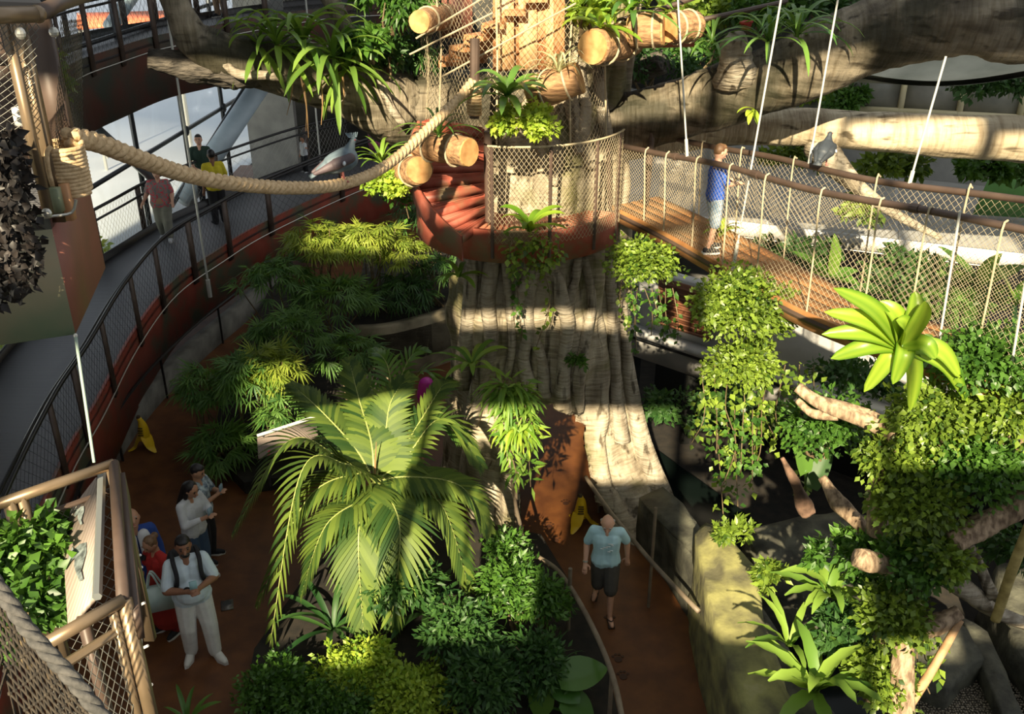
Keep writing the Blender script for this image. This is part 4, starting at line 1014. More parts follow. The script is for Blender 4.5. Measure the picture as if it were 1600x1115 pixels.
# ------------------------------------------------------------------ plants
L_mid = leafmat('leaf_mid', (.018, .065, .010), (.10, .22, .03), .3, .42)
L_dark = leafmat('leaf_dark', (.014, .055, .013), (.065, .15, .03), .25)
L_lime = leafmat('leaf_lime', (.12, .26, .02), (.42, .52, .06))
L_vine = leafmat('leaf_vine', (.012, .05, .008), (.25, .36, .045), .3, .38)
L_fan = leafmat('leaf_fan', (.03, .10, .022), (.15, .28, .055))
L_fanlit = leafmat('leaf_fan_sunlit', (.10, .18, .02), (.34, .40, .06))  # lighter copy of the fan leaf, sunlight put into its colour
L_palm = leafmat('leaf_palm', (.022, .065, .013), (.15, .215, .032), .3, .6)
L_brom = leafmat('leaf_bromeliad', (.07, .19, .012), (.36, .50, .05), .35, .35)
L_strap = leafmat('leaf_strap', (.04, .12, .02), (.16, .30, .05), .3, .3)
L_fern = leafmat('leaf_fern', (.07, .18, .025), (.26, .40, .06), .35)
L_dry = leafmat('leaf_dry', (.30, .19, .09), (.55, .40, .22), .2)

def fan_shrub(label, c, rad, nf, m, seed, L=.33, W=.034, nl=8, ground=.2, group='fan leaved palms in the back left bed', up=0.0):
    g = np.random.default_rng(seed); c, rad = np.asarray(c, float), np.asarray(rad, float)
    t = thing('fan_palm', label, 'palm', (c[0], c[1], ground), group)
    d = rand_dirs(nf, g); d[:, 2] = np.abs(d[:, 2]) * .9 - .25; d[:, 1] -= .25
    hub = c + d * rad * g.uniform(.55, 1.0, nf)[:, None]
    out = unit_rows(d * A(1, 1, .45) + rand_dirs(nf, g) * .95)
    pos, dr, nr, ln, tone = [], [], [], [], []
    tn = g.uniform(0, 1, nf)
    for i in range(nf):
        f = unit(out[i] + A(0, 0, -.25)); s = unit(np.cross(f, A(0, 0, 1))); n_ = np.cross(s, f)
        for a in np.linspace(-1.25, 1.25, nl):
            dd = f * math.cos(a) + s * math.sin(a) - n_ * g.uniform(-.1, .3)
            pos.append(hub[i]); dr.append(dd); nr.append(n_ + s * .35 * math.sin(a)); ln.append(L * (1.05 - .25 * abs(a)) * g.uniform(.8, 1.15)); tone.append(tn[i] * .6 + g.uniform(0, .4))
    V, F = leaves(pos, dr, nr, np.array(ln), W, .25, .22)
    part('fan_leaves', (V, F), m, t, kind='stuff', rnd=np.repeat(tone, 5))
    st = []
    for k in range(7):
        b = A(c[0] + g.uniform(-.2, .2), c[1] + g.uniform(-.15, .15), ground); e = hub[int(g.integers(0, nf))]
        st.append(tube(catmull([b, (b + e) / 2 + A(0, 0, .1), e], 7), [.018, .009], 5))
    part('cane', join(st), M_stem, t)
    return t
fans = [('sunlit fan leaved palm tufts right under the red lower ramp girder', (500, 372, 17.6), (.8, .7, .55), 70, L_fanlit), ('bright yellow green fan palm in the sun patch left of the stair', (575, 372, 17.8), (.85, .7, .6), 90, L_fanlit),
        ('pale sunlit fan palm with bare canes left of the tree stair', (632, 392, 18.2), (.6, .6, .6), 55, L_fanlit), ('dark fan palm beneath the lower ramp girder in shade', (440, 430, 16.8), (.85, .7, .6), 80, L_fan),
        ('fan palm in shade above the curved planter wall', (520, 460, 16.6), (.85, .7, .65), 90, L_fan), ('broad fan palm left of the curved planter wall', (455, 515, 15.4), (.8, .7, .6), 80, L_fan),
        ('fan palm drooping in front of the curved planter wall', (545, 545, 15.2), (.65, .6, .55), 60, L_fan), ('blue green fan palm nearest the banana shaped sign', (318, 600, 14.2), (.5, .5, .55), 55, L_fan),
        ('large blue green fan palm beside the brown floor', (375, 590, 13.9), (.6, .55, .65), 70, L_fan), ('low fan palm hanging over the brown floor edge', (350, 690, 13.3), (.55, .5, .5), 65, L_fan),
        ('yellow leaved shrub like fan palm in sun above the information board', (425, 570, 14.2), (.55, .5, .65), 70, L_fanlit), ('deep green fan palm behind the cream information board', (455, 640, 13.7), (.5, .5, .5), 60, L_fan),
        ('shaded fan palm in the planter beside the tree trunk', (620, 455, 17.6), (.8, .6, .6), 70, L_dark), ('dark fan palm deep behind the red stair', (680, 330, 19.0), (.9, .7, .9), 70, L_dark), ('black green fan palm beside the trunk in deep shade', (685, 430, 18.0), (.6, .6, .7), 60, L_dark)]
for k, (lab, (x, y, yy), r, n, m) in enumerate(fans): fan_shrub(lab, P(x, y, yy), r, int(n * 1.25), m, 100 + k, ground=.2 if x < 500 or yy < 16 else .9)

# --- the big feather palm in the middle
def frond(t, pts, L, m, seed, n=34, w=.05, tw=1.0, droop=.35, name='frond'):
    g = np.random.default_rng(seed); c = catmull(pts, 40); T = np.gradient(c, axis=0)
    quads, vv, tone = [], [], []
    V, F, o = [], [], 0
    for k in range(n):
        u = .10 + .88 * k / (n - 1); i = u * 39; i0 = min(int(i), 38); f = i - i0
        p = c[i0] * (1 - f) + c[i0 + 1] * f; t_ = unit(T[i0]); s = unit(np.cross(t_, A(0, 0, 1))); up = np.cross(s, t_)
        l = L * (math.sin(math.pi * min(1, .22 + .78 * u) ** .8) ** .6 + .12) * (1 if u < .97 else .8)
        for sd_ in (-1, 1):
            d0 = unit(s * sd_ * (1 - .45 * u) + t_ * (.45 + .65 * u) + up * .18)
            ll = l * g.uniform(.85, 1.1); tn = g.uniform(0, 1)
            q = []
            for v in np.linspace(0, 1, 5):
                cp = p + d0 * ll * v + A(0, 0, -droop * ll * v * v); wv = w * (math.sin(math.pi * (v * .82 + .16)) if v < 1 else .06)
                wd = unit(np.cross(d0, up)) * wv / 2
                q += [cp - wd + up * wv * .12, cp + wd - up * wv * .0]
            V += q
            for j in range(4): F.append((o + 2 * j, o + 2 * j + 1, o + 2 * j + 3, o + 2 * j + 2))
            tone += [tn] * 10; o += 10
    fr = part(name, (np.array(V), np.array(F)), m, t, rnd=np.array(tone))
    part('rachis', tube(c, [.018, .004], 6), mat('palm_rachis', (.30, .34, .10), rough=.5), fr)
    return fr
palm = thing('feather_palm', 'big arching feather palm with sunlit fronds in the centre bed', 'palm', G(600, 850, .2))
pb_ = P(585, 752, 10.3)
FR = [(((555, 700, 10.5), (500, 640, 10.9), (455, 600, 11.2)), .55), (((530, 715, 10.2), (450, 690, 9.9), (362, 838, 9.6)), .5), (((540, 725, 10.0), (470, 740, 9.6), (418, 1030, 9.0)), .55),
      (((570, 770, 9.9), (560, 850, 9.3), (568, 990, 9.0)), .6), (((600, 765, 10.0), (625, 830, 9.4), (610, 985, 9.0)), .62), (((625, 760, 10.2), (690, 790, 9.8), (735, 925, 9.5)), .5),
      (((630, 720, 10.5), (690, 655, 10.7), (755, 730, 10.5)), .5), (((600, 700, 10.6), (610, 630, 11.0), (640, 585, 11.3)), .5), (((580, 690, 10.6), (560, 620, 11.2), (545, 560, 11.6)), .5), (((620, 715, 10.6), (680, 620, 11.0), (700, 590, 11.4)), .42),
      (((560, 740, 10.1), (480, 780, 9.7), (400, 950, 9.3)), .5), (((640, 745, 10.2), (720, 760, 10.0), (765, 830, 9.8)), .45), (((575, 775, 9.9), (510, 820, 9.4), (470, 930, 9.2)), .5)]
for k, (pts, l) in enumerate(FR): frond(palm, [pb_] + [P(*q) for q in pts], l, L_palm, 300 + k, 36, .058)
part('trunk', tube([G(600, 850, .15), pb_ + A(0, .05, -.3), pb_], [.07, .06, .05], 10), mat('palm_trunk', (.16, .13, .07), (.3, .26, .15), 8, .8), palm)
part('spear', tube([pb_, P(588, 690, 10.4)], [.02, .004], 6), L_dry, palm)
p2 = thing('feather_palm', 'slender young feather palm rising behind the big palm', 'palm', P(610, 700, 11.6))
q0 = P(610, 690, 11.7)
for k, pts in enumerate([((600, 640, 11.8), (575, 600, 12), (560, 620, 12)), ((612, 620, 12), (605, 570, 12.2), (585, 545, 12.4)), ((625, 640, 12), (660, 580, 12), (690, 605, 11.9)), ((618, 620, 12), (640, 560, 12.2), (665, 545, 12.3)), ((630, 660, 11.8), (680, 650, 11.6), (720, 690, 11.5))]):
    frond(p2, [q0] + [P(*q) for q in pts], .4, L_strap, 340 + k, 18, .05)

# --- shrubs of the centre bed
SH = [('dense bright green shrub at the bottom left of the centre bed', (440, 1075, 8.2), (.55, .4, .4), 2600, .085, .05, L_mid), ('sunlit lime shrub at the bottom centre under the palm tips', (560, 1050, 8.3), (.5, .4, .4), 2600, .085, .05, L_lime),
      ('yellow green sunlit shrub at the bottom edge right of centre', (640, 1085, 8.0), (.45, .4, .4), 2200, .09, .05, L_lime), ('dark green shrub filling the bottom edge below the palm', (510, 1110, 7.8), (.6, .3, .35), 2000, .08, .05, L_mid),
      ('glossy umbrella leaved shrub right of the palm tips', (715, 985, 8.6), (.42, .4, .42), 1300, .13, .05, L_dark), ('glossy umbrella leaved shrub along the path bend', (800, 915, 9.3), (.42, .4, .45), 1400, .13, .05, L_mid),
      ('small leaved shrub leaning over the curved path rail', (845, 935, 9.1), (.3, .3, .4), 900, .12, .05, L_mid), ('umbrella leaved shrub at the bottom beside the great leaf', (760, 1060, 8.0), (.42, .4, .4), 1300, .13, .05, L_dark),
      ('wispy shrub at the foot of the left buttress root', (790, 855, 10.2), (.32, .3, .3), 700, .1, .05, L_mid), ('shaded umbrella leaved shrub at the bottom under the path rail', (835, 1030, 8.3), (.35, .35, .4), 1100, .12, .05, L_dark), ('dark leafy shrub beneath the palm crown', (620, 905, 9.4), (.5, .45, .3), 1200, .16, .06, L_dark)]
for k, (lab, (x, y, yy), r, n, l, w, m) in enumerate(SH): shrub('leafy_shrub', lab, 'shrub', P(x, y, yy), r, int(n * 1.3), l * .82, w * .82, m, 400 + k, ground=.15, clumps=60, fill=.42)
# strap-leaved and big-leaved plants of the bed
rosette('strap_plant', 'dark strap leaved plant arching right of the palm tips', 'plant', G(668, 960, .25), 12, .9, .10, L_dark, 1, (.5, 1.3), .6)
rosette('strap_plant', 'dark strap leaved plant at the left edge of the centre bed', 'plant', G(520, 985, .25), 12, .9, .08, L_dark, 2, (.4, 1.2), .6)
rosette('grass_tuft', 'fine dark grass tuft beside the curved path rail', 'grass', G(850, 1060, .2), 26, .75, .018, L_dark, 3, (.5, 1.4), .9)
rosette('grass_tuft', 'pale green spiky tuft at the bottom edge of the brown floor', 'grass', G(295, 1135, .1), 9, .5, .06, L_strap, 4, (.8, 1.4), .2)
def bigleaf(t, base, tip, W, m, seed=0, heart=.15):
    base, tip = np.asarray(base, float), np.asarray(tip, float); d = tip - base; L = np.linalg.norm(d); f = d / L
    s = unit(np.cross(f, A(0, -.35, 1))); n_ = np.cross(s, f); rows, us = [], np.linspace(-heart, 1, 14)
    for u in us:
        w = W * (max(0.02, math.sin(math.pi * min(1, (u + heart) / (1 + heart) * .82 + .18)) ** .75) if u < 1 else .01)
        rows.append([base + f * L * u + s * w * v + n_ * (.16 * w * abs(v) - .12 * L * max(0, u) ** 2 + .02 * W * math.sin(u * 30) * abs(v)) for v in np.linspace(-.5, .5, 7)])
    V, F = grid(np.array(rows)); return part('leaf', (V, F), m, t, rnd=np.full(len(V), random.random()), smooth=True)
al = thing('elephant_ear', 'elephant ear plant with broad glossy ribbed leaves at bottom beside the path', 'plant', G(880, 1110, .18))
for (b, tp, w) in (((882, 1058, 8.1), (950, 1040, 8.2), .42), ((885, 1095, 7.9), (930, 1120, 7.8), .38), ((850, 1080, 8.0), (838, 1125, 7.9), .3), ((870, 1068, 8.1), (905, 1095, 7.85), .34)):
    bigleaf(al, P(*b), P(*tp), w, L_strap); part('stalk', tube(catmull([G(880, 1110, .18), P(b[0], b[1] + 20, b[2]) , P(*b)], 8), [.018, .01], 6), L_fern, al)
# plants clinging to the trunk
rosette('hanging_fern', 'long sunlit fern hanging on the left side of the trunk arch', 'fern', P(795, 605, 11.35), 40, .62, .045, L_fern, 11, (-.5, .8), 1.5, (3.2, 6.2), wave=.12)
fg = [[P(778 + 9 * k, 592 + 4 * (k % 2), 11.3), P(782 + 10 * k, 640 + 10 * (k % 3), 11.15), P(786 + 10 * k, 690 + 28 * ((k * 2) % 3), 11.05)] for k in range(6)]
vine('hanging_fern', 'dense sunlit fern mass spilling down the left edge of the arch', fg, L_fern, 19, .20, .05, .018, .10, cat='fern')
rosette('hanging_fern', 'lower fern tuft hanging at the left edge of the tunnel', 'fern', P(808, 668, 11.2), 30, .5, .045, L_lime, 12, (-.5, .6), 1.4, (3.4, 6.2), wave=.12)
rosette('nest_fern', 'bird nest fern on the left flank of the trunk above the palm', 'fern', P(738, 575, 11.6), 13, .6, .09, L_fern, 13, (.2, 1.2), .8)
rosette('nest_fern', 'small bright fern on the upper left edge of the trunk', 'fern', P(718, 432, 11.7), 9, .42, .08, L_fern, 14, (.0, 1.0), .9)
shrub('clinging_tuft', 'small green tuft in a hollow on the right of the trunk', 'plant', P(900, 563, 11.75), (.12, .08, .14), 160, .09, .04, L_mid, 15, stem=False)
vine('trunk_vine', 'thin leafy vine climbing the left groove of the trunk', [[P(802, 410, 11.6), P(803, 460, 11.65), P(800, 520, 11.6)]], L_mid, 16, .09, .06, .02, .05)
vine('trunk_vine', 'sparse vine trailing down the centre of the trunk', [[P(850, 420, 11.55), P(856, 470, 11.6), P(853, 520, 11.6)]], L_vine, 17, .08, .06, .035, .04)
vine('trunk_vine', 'vine on the right edge of the trunk below the bridge end', [[P(972, 430, 11.9), P(978, 480, 11.9), P(980, 530, 11.9)], [P(984, 440, 11.9), P(988, 500, 11.95)]], L_vine, 18, .08, .06, .03, .07)
# stair platform plants
rosette('bromeliad', 'glossy bromeliad growing on the front of the red stair platform', 'bromeliad', P(828, 362, 11.0), 11, .52, .10, L_brom, 21, (.3, 1.35), .7)
vine('platform_vine', 'pale leaved creeper spilling below the platform bromeliad', [[P(800 + 12 * k, 372, 11.1), P(800 + 12 * k, 395 + 6 * (k % 3), 11.05), P(803 + 11 * k, 410 + 9 * (k % 3), 11.1)] for k in range(7)], L_vine, 22, .085, .06, .012, .09)
rosette('strap_plant', 'dark glossy strap plant above the net beside the rope lashing', 'plant', P(792, 150, 11.0), 18, .62, .10, L_strap, 23, (.1, 1.3), .9)
shrub('lime_creeper', 'lime green creeper spilling over the top of the stair net', 'shrub', P(818, 188, 11.1), (.38, .25, .28), 1300, .075, .05, L_lime, 24, stem=False)
rosette('spider_plant', 'spider plant growing in the roped log above the treads', 'plant', P(685, 212, 11.1), 14, .55, .04, L_strap, 25, (.5, 1.4), .9)
rosette('spider_plant', 'pale spider plant in the slanted log on the trunk', 'plant', P(873, 112, 11.3), 22, .55, .028, leafmat('leaf_pale', (.35, .38, .2), (.6, .58, .36)), 26, (.5, 1.4), 1.2)
shrub('lime_creeper', 'lime creeper hanging below the short log left of the stair', 'shrub', P(610, 288, 11.5), (.26, .2, .26), 700, .075, .05, L_lime, 27, stem=False)
rosette('feather_fern', 'feathery fern beside the rope left of the stair', 'fern', P(596, 258, 12.0), 16, .55, .05, L_fern, 28, (.3, 1.3), .6)
vine('trailing_vine', 'dark trailing vine under the short log against the shade', [[P(596 + 9 * k, 280, 11.8), P(598 + 9 * k, 305, 11.8), P(600 + 8 * k, 322 + 5 * (k % 3), 11.8)] for k in range(6)], L_mid, 29, .07, .05, .02, .06)
# plants on the left branch
for k, (x, y, n, l, lab) in enumerate([(404, 60, 10, .6, 'strap leaved bromeliad at the left end of the branch row'), (432, 58, 12, .75, 'upright strap leaved bromeliad second on the left branch'), (474, 62, 18, .95, 'largest strap leaved bromeliad with long drooping leaves on the left branch'), (520, 78, 18, .9, 'strap leaved bromeliad with hanging leaves right of the largest one'), (545, 95, 12, .7, 'small strap leaved bromeliad at the right of the branch row')]):
    rosette('strap_plant', lab, 'plant', P(x, y + 12, 12.0 - .15 * (k % 2)), int(n * 1.5), l * 1.08, .085, leafmat('leaf_branch_strap', (.05, .13, .02), (.24, .38, .06), .35, .4), 40 + k, (-.9, 1.5), 1.35, group='bromeliads on the left branch')
dr = thing('dry_leaves', 'brown dead leaf strips dangling from the left branch', 'leaves', P(480, 150, 11.7))
for (x0, y0, x1, y1) in ((470, 120, 482, 215), (458, 110, 448, 180), (500, 120, 502, 195), (436, 70, 436, 110), (535, 120, 534, 172), (474, 130, 478, 205)):
    part('leaf', tube(catmull([P(x0, y0, 11.75), P((x0 + x1) / 2 + 3, (y0 + y1) / 2, 11.7), P(x1, y1, 11.7)], 8), [.014, .004], 4), L_dry, dr)
shrub('leafy_shrub', 'round leaved shrub at the right end of the left branch', 'shrub', P(572, 66, 12.2), (.3, .25, .25), 500, .13, .09, L_mid, 46)
shrub('leafy_shrub', 'dark shrub hiding the joint of the left branch and the trunk', 'shrub', P(600, 92, 12.6), (.4, .3, .3), 900, .12, .05, L_dark, 47)
shrub('leafy_shrub', 'shaded trailing shrub at the top edge left of the net', 'shrub', P(618, 8, 12.6), (.5, .3, .35), 1400, .16, .04, L_mid, 48, droop=.9)
shrub('leafy_shrub', 'dark foliage below the hanging log beside the net', 'shrub', P(640, 80, 13.2), (.35, .3, .6), 1000, .14, .04, L_dark, 49, droop=.8)
# plants on the upper right platform and branch
for k, (x, y, yy, n, l, w, m, lab) in enumerate([(938, 42, 11.3, 12, .55, .09, L_brom, 'bright bromeliad arching over the round log end'), (985, 20, 11.6, 16, .7, .08, L_strap, 'strap plant at the top edge over the long log'), (1012, 12, 11.6, 12, .6, .06, L_brom, 'bright strap plant at the top right of the long log'), (1200, 66, 11.4, 22, .9, .05, L_strap, 'long leaved strap plant on the right branch stub'), (1245, 56, 11.5, 20, .8, .06, L_strap, 'dark arching strap plant right of the branch stub'), (1112, 70, 11.7, 12, .7, .04, L_strap, 'thin leaved strap plant left of the branch stub')]):
    rosette('strap_plant', lab, 'plant', P(x, y, yy), n, l, w, m, 60 + k, (.0, 1.4), 1.1)
for k, (x, y, yy, r, n, m, lab) in enumerate([(920, 22, 11.9, (.28, .2, .3), 600, L_lime, 'lime shrub beside the trunk top'), (1095, 18, 12.4, (.5, .3, .3), 1100, L_vine, 'bright leafy shrub at the top edge right of the logs'), (1190, 14, 12.6, (.6, .3, .35), 1200, L_mid, 'green shrub at the top edge before the right branch'), (1290, 10, 12.6, (.5, .3, .25), 800, L_dark, 'dark twiggy shrub on top of the right branch'), (1010, 100, 14.5, (.8, .4, .5), 1200, L_dark, 'dark shrub in the gap above the right branch'), (1080, 85, 15.0, (.7, .4, .4), 700, L_mid, 'shaded shrub behind the first suspension rod')]):
    shrub('leafy_shrub', lab, 'shrub', P(x, y, yy), r, n, .12, .06, m, 70 + k)
# shrubs hanging under the bridge
shrub('bridge_shrub', 'round glossy shrub hanging at the tree end of the bridge', 'shrub', P(1005, 412, 11.2), (.42, .35, .42), 3000, .065, .045, L_vine, 80, clumps=60, fill=.42, stem=False)
vine('hanging_vine', 'leafy strings dangling below the round bridge shrub', [[P(985 + 11 * k, 450, 11.2), P(988 + 11 * k, 490, 11.2), P(985 + 12 * k, 515 + 14 * (k % 3), 11.2)] for k in range(7)], L_mid, 81, .08, .055, .03, .07)
shrub('bridge_shrub', 'large glossy shrub hanging below the boy on the bridge', 'shrub', P(1160, 480, 9.7), (.55, .45, .55), 5600, .065, .045, L_vine, 82, clumps=90, fill=.4, stem=False)
shrub('bridge_shrub', 'lower half of hanging greenery beneath the large bridge shrub', 'shrub', P(1160, 570, 9.6), (.38, .35, .42), 2600, .065, .045, L_vine, 83, clumps=50, fill=.45, stem=False)
vine('hanging_vine', 'long creeper curtain trailing over the dark pond', [[P(1095 + 22 * k, 570, 9.6 - .05 * k), P(1100 + 21 * k, 640, 9.6), P(1092 + 22 * k + 8 * (k % 2), 680 + 35 * ((k * 2) % 3), 9.6)] for k in range(9)], L_vine, 84, .085, .065, .022, .12)
vine('hanging_vine', 'creeper strings hanging left of the banana leaf', [[P(1120 + 14 * k, 640, 9.4), P(1125 + 13 * k, 700, 9.4), P(1118 + 14 * k, 735 + 14 * (k % 3), 9.4)] for k in range(6)], L_mid, 85, .085, .06, .035, .1)
rosette('yellow_bush', 'yellow green plant on the bridge deck behind the boy', 'plant', P(1128, 365, 11.6), 12, .32, .07, L_lime, 86, (.3, 1.3), .5)
# the big sunlit bromeliad
br_ = thing('bromeliad', 'very large bright lime bromeliad hanging below the rope bridge', 'bromeliad', P(1408, 545, 7.35))
LV = [((1302, 450), .0), ((1288, 487), .05), ((1284, 522), .1), ((1298, 560), .1), ((1350, 612), .1), ((1422, 642), .1), ((1512, 628), .1), ((1500, 590), .0), ((1445, 470), -.15), ((1430, 455), .1), ((1462, 560), -.1), ((1375, 470), .1), ((1400, 500), -.15), ((1395, 600), -.05)]
for k, ((x, y), dy) in enumerate(LV):
    b0 = P(1408, 540, 7.35); tp = P(x, y, 7.35 + dy - .12); mid = (b0 + tp) / 2 + A(0, -.08, .10 + .05 * (y > 560))
    c = catmull([b0, mid, tp], 12); T = np.gradient(c, axis=0); rows = []; u = np.linspace(0, 1, 12)
    for i in range(12):
        s = unit(np.cross(unit(T[i]), unit(A(0, -.75, .65)))); n_ = np.cross(s, unit(T[i])); w = .165 * (math.sin(math.pi * (u[i] * .8 + .18)) ** .6 if i < 11 else .04)
        rows.append([c[i] - s * w * .5 + n_ * w * .22, c[i] - s * w * .25 + n_ * w * .06, c[i], c[i] + s * w * .25 + n_ * w * .06, c[i] + s * w * .5 + n_ * w * .22])
    V, F = grid(np.array(rows)); part('leaf', (V, F), L_brom, br_, rnd=np.clip(np.tile([.1, .75, .45, .85, .15], 12) + ((k * 37 % 10) / 10 - .5) * .4, 0, 1), smooth=True)
part('crown', ellipsoid(P(1408, 542, 7.37), (.05, .05, .06), 10, 7), L_brom, br_, smooth=True)
# creepers of the right-hand thicket
TH = [('creeper mass right of the large bromeliad under the bridge', (1540, 560, 7.6), (.42, .35, .32), 2000), ('creeper mass at the right edge below the bridge', (1585, 640, 7.4), (.4, .35, .4), 2200), ('dense creeper below the large bromeliad', (1460, 650, 7.6), (.42, .35, .35), 2000),
      ('creeper mass in the middle of the right thicket', (1520, 720, 7.4), (.45, .35, .38), 2300), ('creeper hanging left over the driftwood log', (1400, 720, 7.5), (.3, .3, .35), 1300), ('creeper lit by sun beside the upright driftwood', (1440, 790, 7.2), (.35, .3, .35), 1700),
      ('creeper column above the driftwood snag', (1430, 880, 7.0), (.3, .3, .35), 1700), ('creeper column beside the pale snag', (1395, 960, 6.8), (.27, .3, .33), 1500), ('creeper at the foot of the brown post', (1380, 1060, 6.6), (.25, .28, .35), 1300), ('creeper behind the banana leaf', (1290, 660, 8.6), (.4, .3, .4), 1300), ('sparse creeper at right of the log over the pebbles', (1470, 870, 6.9), (.25, .25, .28), 900)]
for k, (lab, (x, y, yy), r, n) in enumerate(TH): shrub('creeper', lab, 'creeper', P(x, y, yy), r, int(n * 1.35), .072, .05, L_vine if k % 3 else L_mid, 90 + k, stem=True, clumps=70, fill=.5)
vine('hanging_vine', 'thin creeper strings hanging right of the pale snag', [[P(1425 + 14 * k, 980, 6.8), P(1428 + 14 * k, 1030, 6.8), P(1424 + 14 * k, 1060 + 20 * (k % 2), 6.8)] for k in range(4)], L_vine, 103, .1, .07, .05, .06)
bl = thing('banana_plant', 'young banana plant with upright leaf over the pond', 'plant', G(1262, 800, .0))
bigleaf(bl, P(1258, 735, 8.7), P(1250, 640, 8.75), .24, L_strap, 0, .05); bigleaf(bl, P(1270, 760, 8.8), P(1300, 690, 9.0), .2, L_dark, 0, .05); part('stalk', tube([G(1262, 800, 0), P(1258, 735, 8.7)], [.03, .015], 8), L_fern, bl)
# big-leaved plants behind the bridge
for k, (x, y, yy, tips, lab) in enumerate([(1300, 430, 14.0, ((1240, 385), (1310, 368), (1340, 420), (1270, 420), (1345, 440)), 'broad leaved plant behind the middle of the bridge net'), (1530, 440, 11.5, ((1478, 378), (1490, 425), (1560, 395), (1600, 410), (1440, 455), (1470, 470)), 'tall paddle leaved plant behind the right end of the bridge'), (1395, 455, 13.0, ((1330, 445), (1380, 420), (1440, 450)), 'dark paddle leaved plant low behind the bridge'), (1585, 470, 11.0, ((1560, 400), (1620, 430), (1600, 470)), 'paddle leaved plant at the far right behind the bridge')]):
    t = thing('paddle_plant', lab, 'plant', P(x, y + 70, yy))
    for (a_, b_) in tips: bigleaf(t, P(x, y, yy), P(a_, b_, yy - .15), .26, L_fern if k != 2 else L_dark, 0, .03)
    part('stalk', tube([P(x, y + 70, yy), P(x, y, yy)], [.05, .03], 8), L_dark, t)
for k, (x, y, yy, r, n, m, lab) in enumerate([(1275, 150, 20.8, (.6, .3, .4), 700, L_lime, 'sunlit shrub between the two right branches'), (1330, 155, 20.4, (.6, .3, .4), 700, L_mid, 'green shrub left of the strip window'), (1250, 240, 14.5, (.5, .3, .3), 600, L_vine, 'creeper behind the perched pigeon'), (1400, 265, 14.5, (.7, .3, .3), 800, L_vine, 'creeper below the pale horizontal branch'), (1555, 265, 14.5, (.6, .3, .3), 900, L_mid, 'green creeper beside the green screen'), (1250, 390, 14.5, (.6, .4, .35), 900, L_dark, 'dark shrub under the pavilion edge'), (1420, 420, 14.0, (.8, .4, .4), 1100, L_dark, 'shadowed shrub below the white pavilion edge'), (1560, 130, 16.0, (1.0, .3, .4), 900, L_dark, 'dark trailing vine over the strip window'), (1480, 470, 11.5, (.8, .5, .35), 1200, L_mid, 'low greenery behind the right bridge net'), (1350, 330, 14.8, (.4, .3, .4), 400, L_vine, 'hanging greenery on the terrace wall')]):
    shrub('leafy_shrub', lab, 'shrub', P(x, y, yy), r, n, .14, .08, m, 120 + k, stem=False)
# pond-side and bottom-right plants
for k, (x, y, yy, r, n, m, lab) in enumerate([(1040, 640, 12.5, (.35, .4, .5), 700, L_dark, 'black green shrub beside the trunk over the pond'), (1150, 640, 12.0, (.7, .5, .5), 1200, L_dark, 'dark shrub deep behind the creeper curtain'), (1330, 600, 10.5, (.6, .4, .5), 1200, L_dark, 'dark shrub below the bridge behind the bromeliad'), (1335, 870, 7.6, (.4, .3, .25), 1500, L_mid, 'fine leaved shrub beside the rock ledge'), (1320, 980, 7.1, (.35, .3, .25), 900, L_dark, 'dark ground cover under the nest fern'), (1205, 900, 8.0, (.16, .2, .25), 450, L_vine, 'small creeper on the edge of the mossy boulder'), (1150, 832, 9.5, (.28, .2, .14), 400, L_vine, 'little plant on top of the mossy boulder'), (1600, 860, 7.6, (.3, .3, .4), 500, L_dark, 'dark plant at the right edge behind the log')]):
    shrub('leafy_shrub', lab, 'shrub', P(x, y, yy), r, n, .1, .05, m, 140 + k, stem=False)
rosette('nest_fern', 'large sunlit bird nest fern beside the mossy boulder', 'fern', P(1272, 1078, 6.6), 15, .78, .13, L_fern, 151, (.25, 1.35), .5, wave=.08)
rosette('nest_fern', 'dark spreading bird nest fern above the sunlit one', 'fern', P(1296, 930, 7.5), 15, .6, .10, L_fern, 152, (.1, 1.2), .7, wave=.08)
rosette('nest_fern', 'narrow upright fern against the side of the mossy boulder', 'fern', P(1232, 1010, 7.2), 8, .7, .08, L_fern, 153, (.7, 1.4), .3, wave=.08)
# near planter and far left
shrub('planter_shrub', 'leafy green shrub in the near planter behind the info board', 'shrub', P(22, 870, 3.6), (.22, .3, .26), 1500, .07, .045, L_mid, 160, clumps=30, fill=.3)
shrub('planter_shrub', 'lower leafy shrub in the near planter under the rail', 'shrub', P(28, 965, 3.3), (.15, .2, .2), 800, .065, .042, L_mid, 161, clumps=24, fill=.3)
shrub('leafy_shrub', 'sunlit leaves behind the near balcony posts', 'shrub', P(58, 140, 6.6), (.14, .15, .5), 500, .09, .06, L_vine, 162, stem=False)

rosette('strap_plant', 'tiny lime leaved plant in the fork of the right branches', 'plant', P(1176, 172, 12.0), 5, .28, .07, L_lime, 170, (-.8, .4), 1.2, (3.6, 5.8))
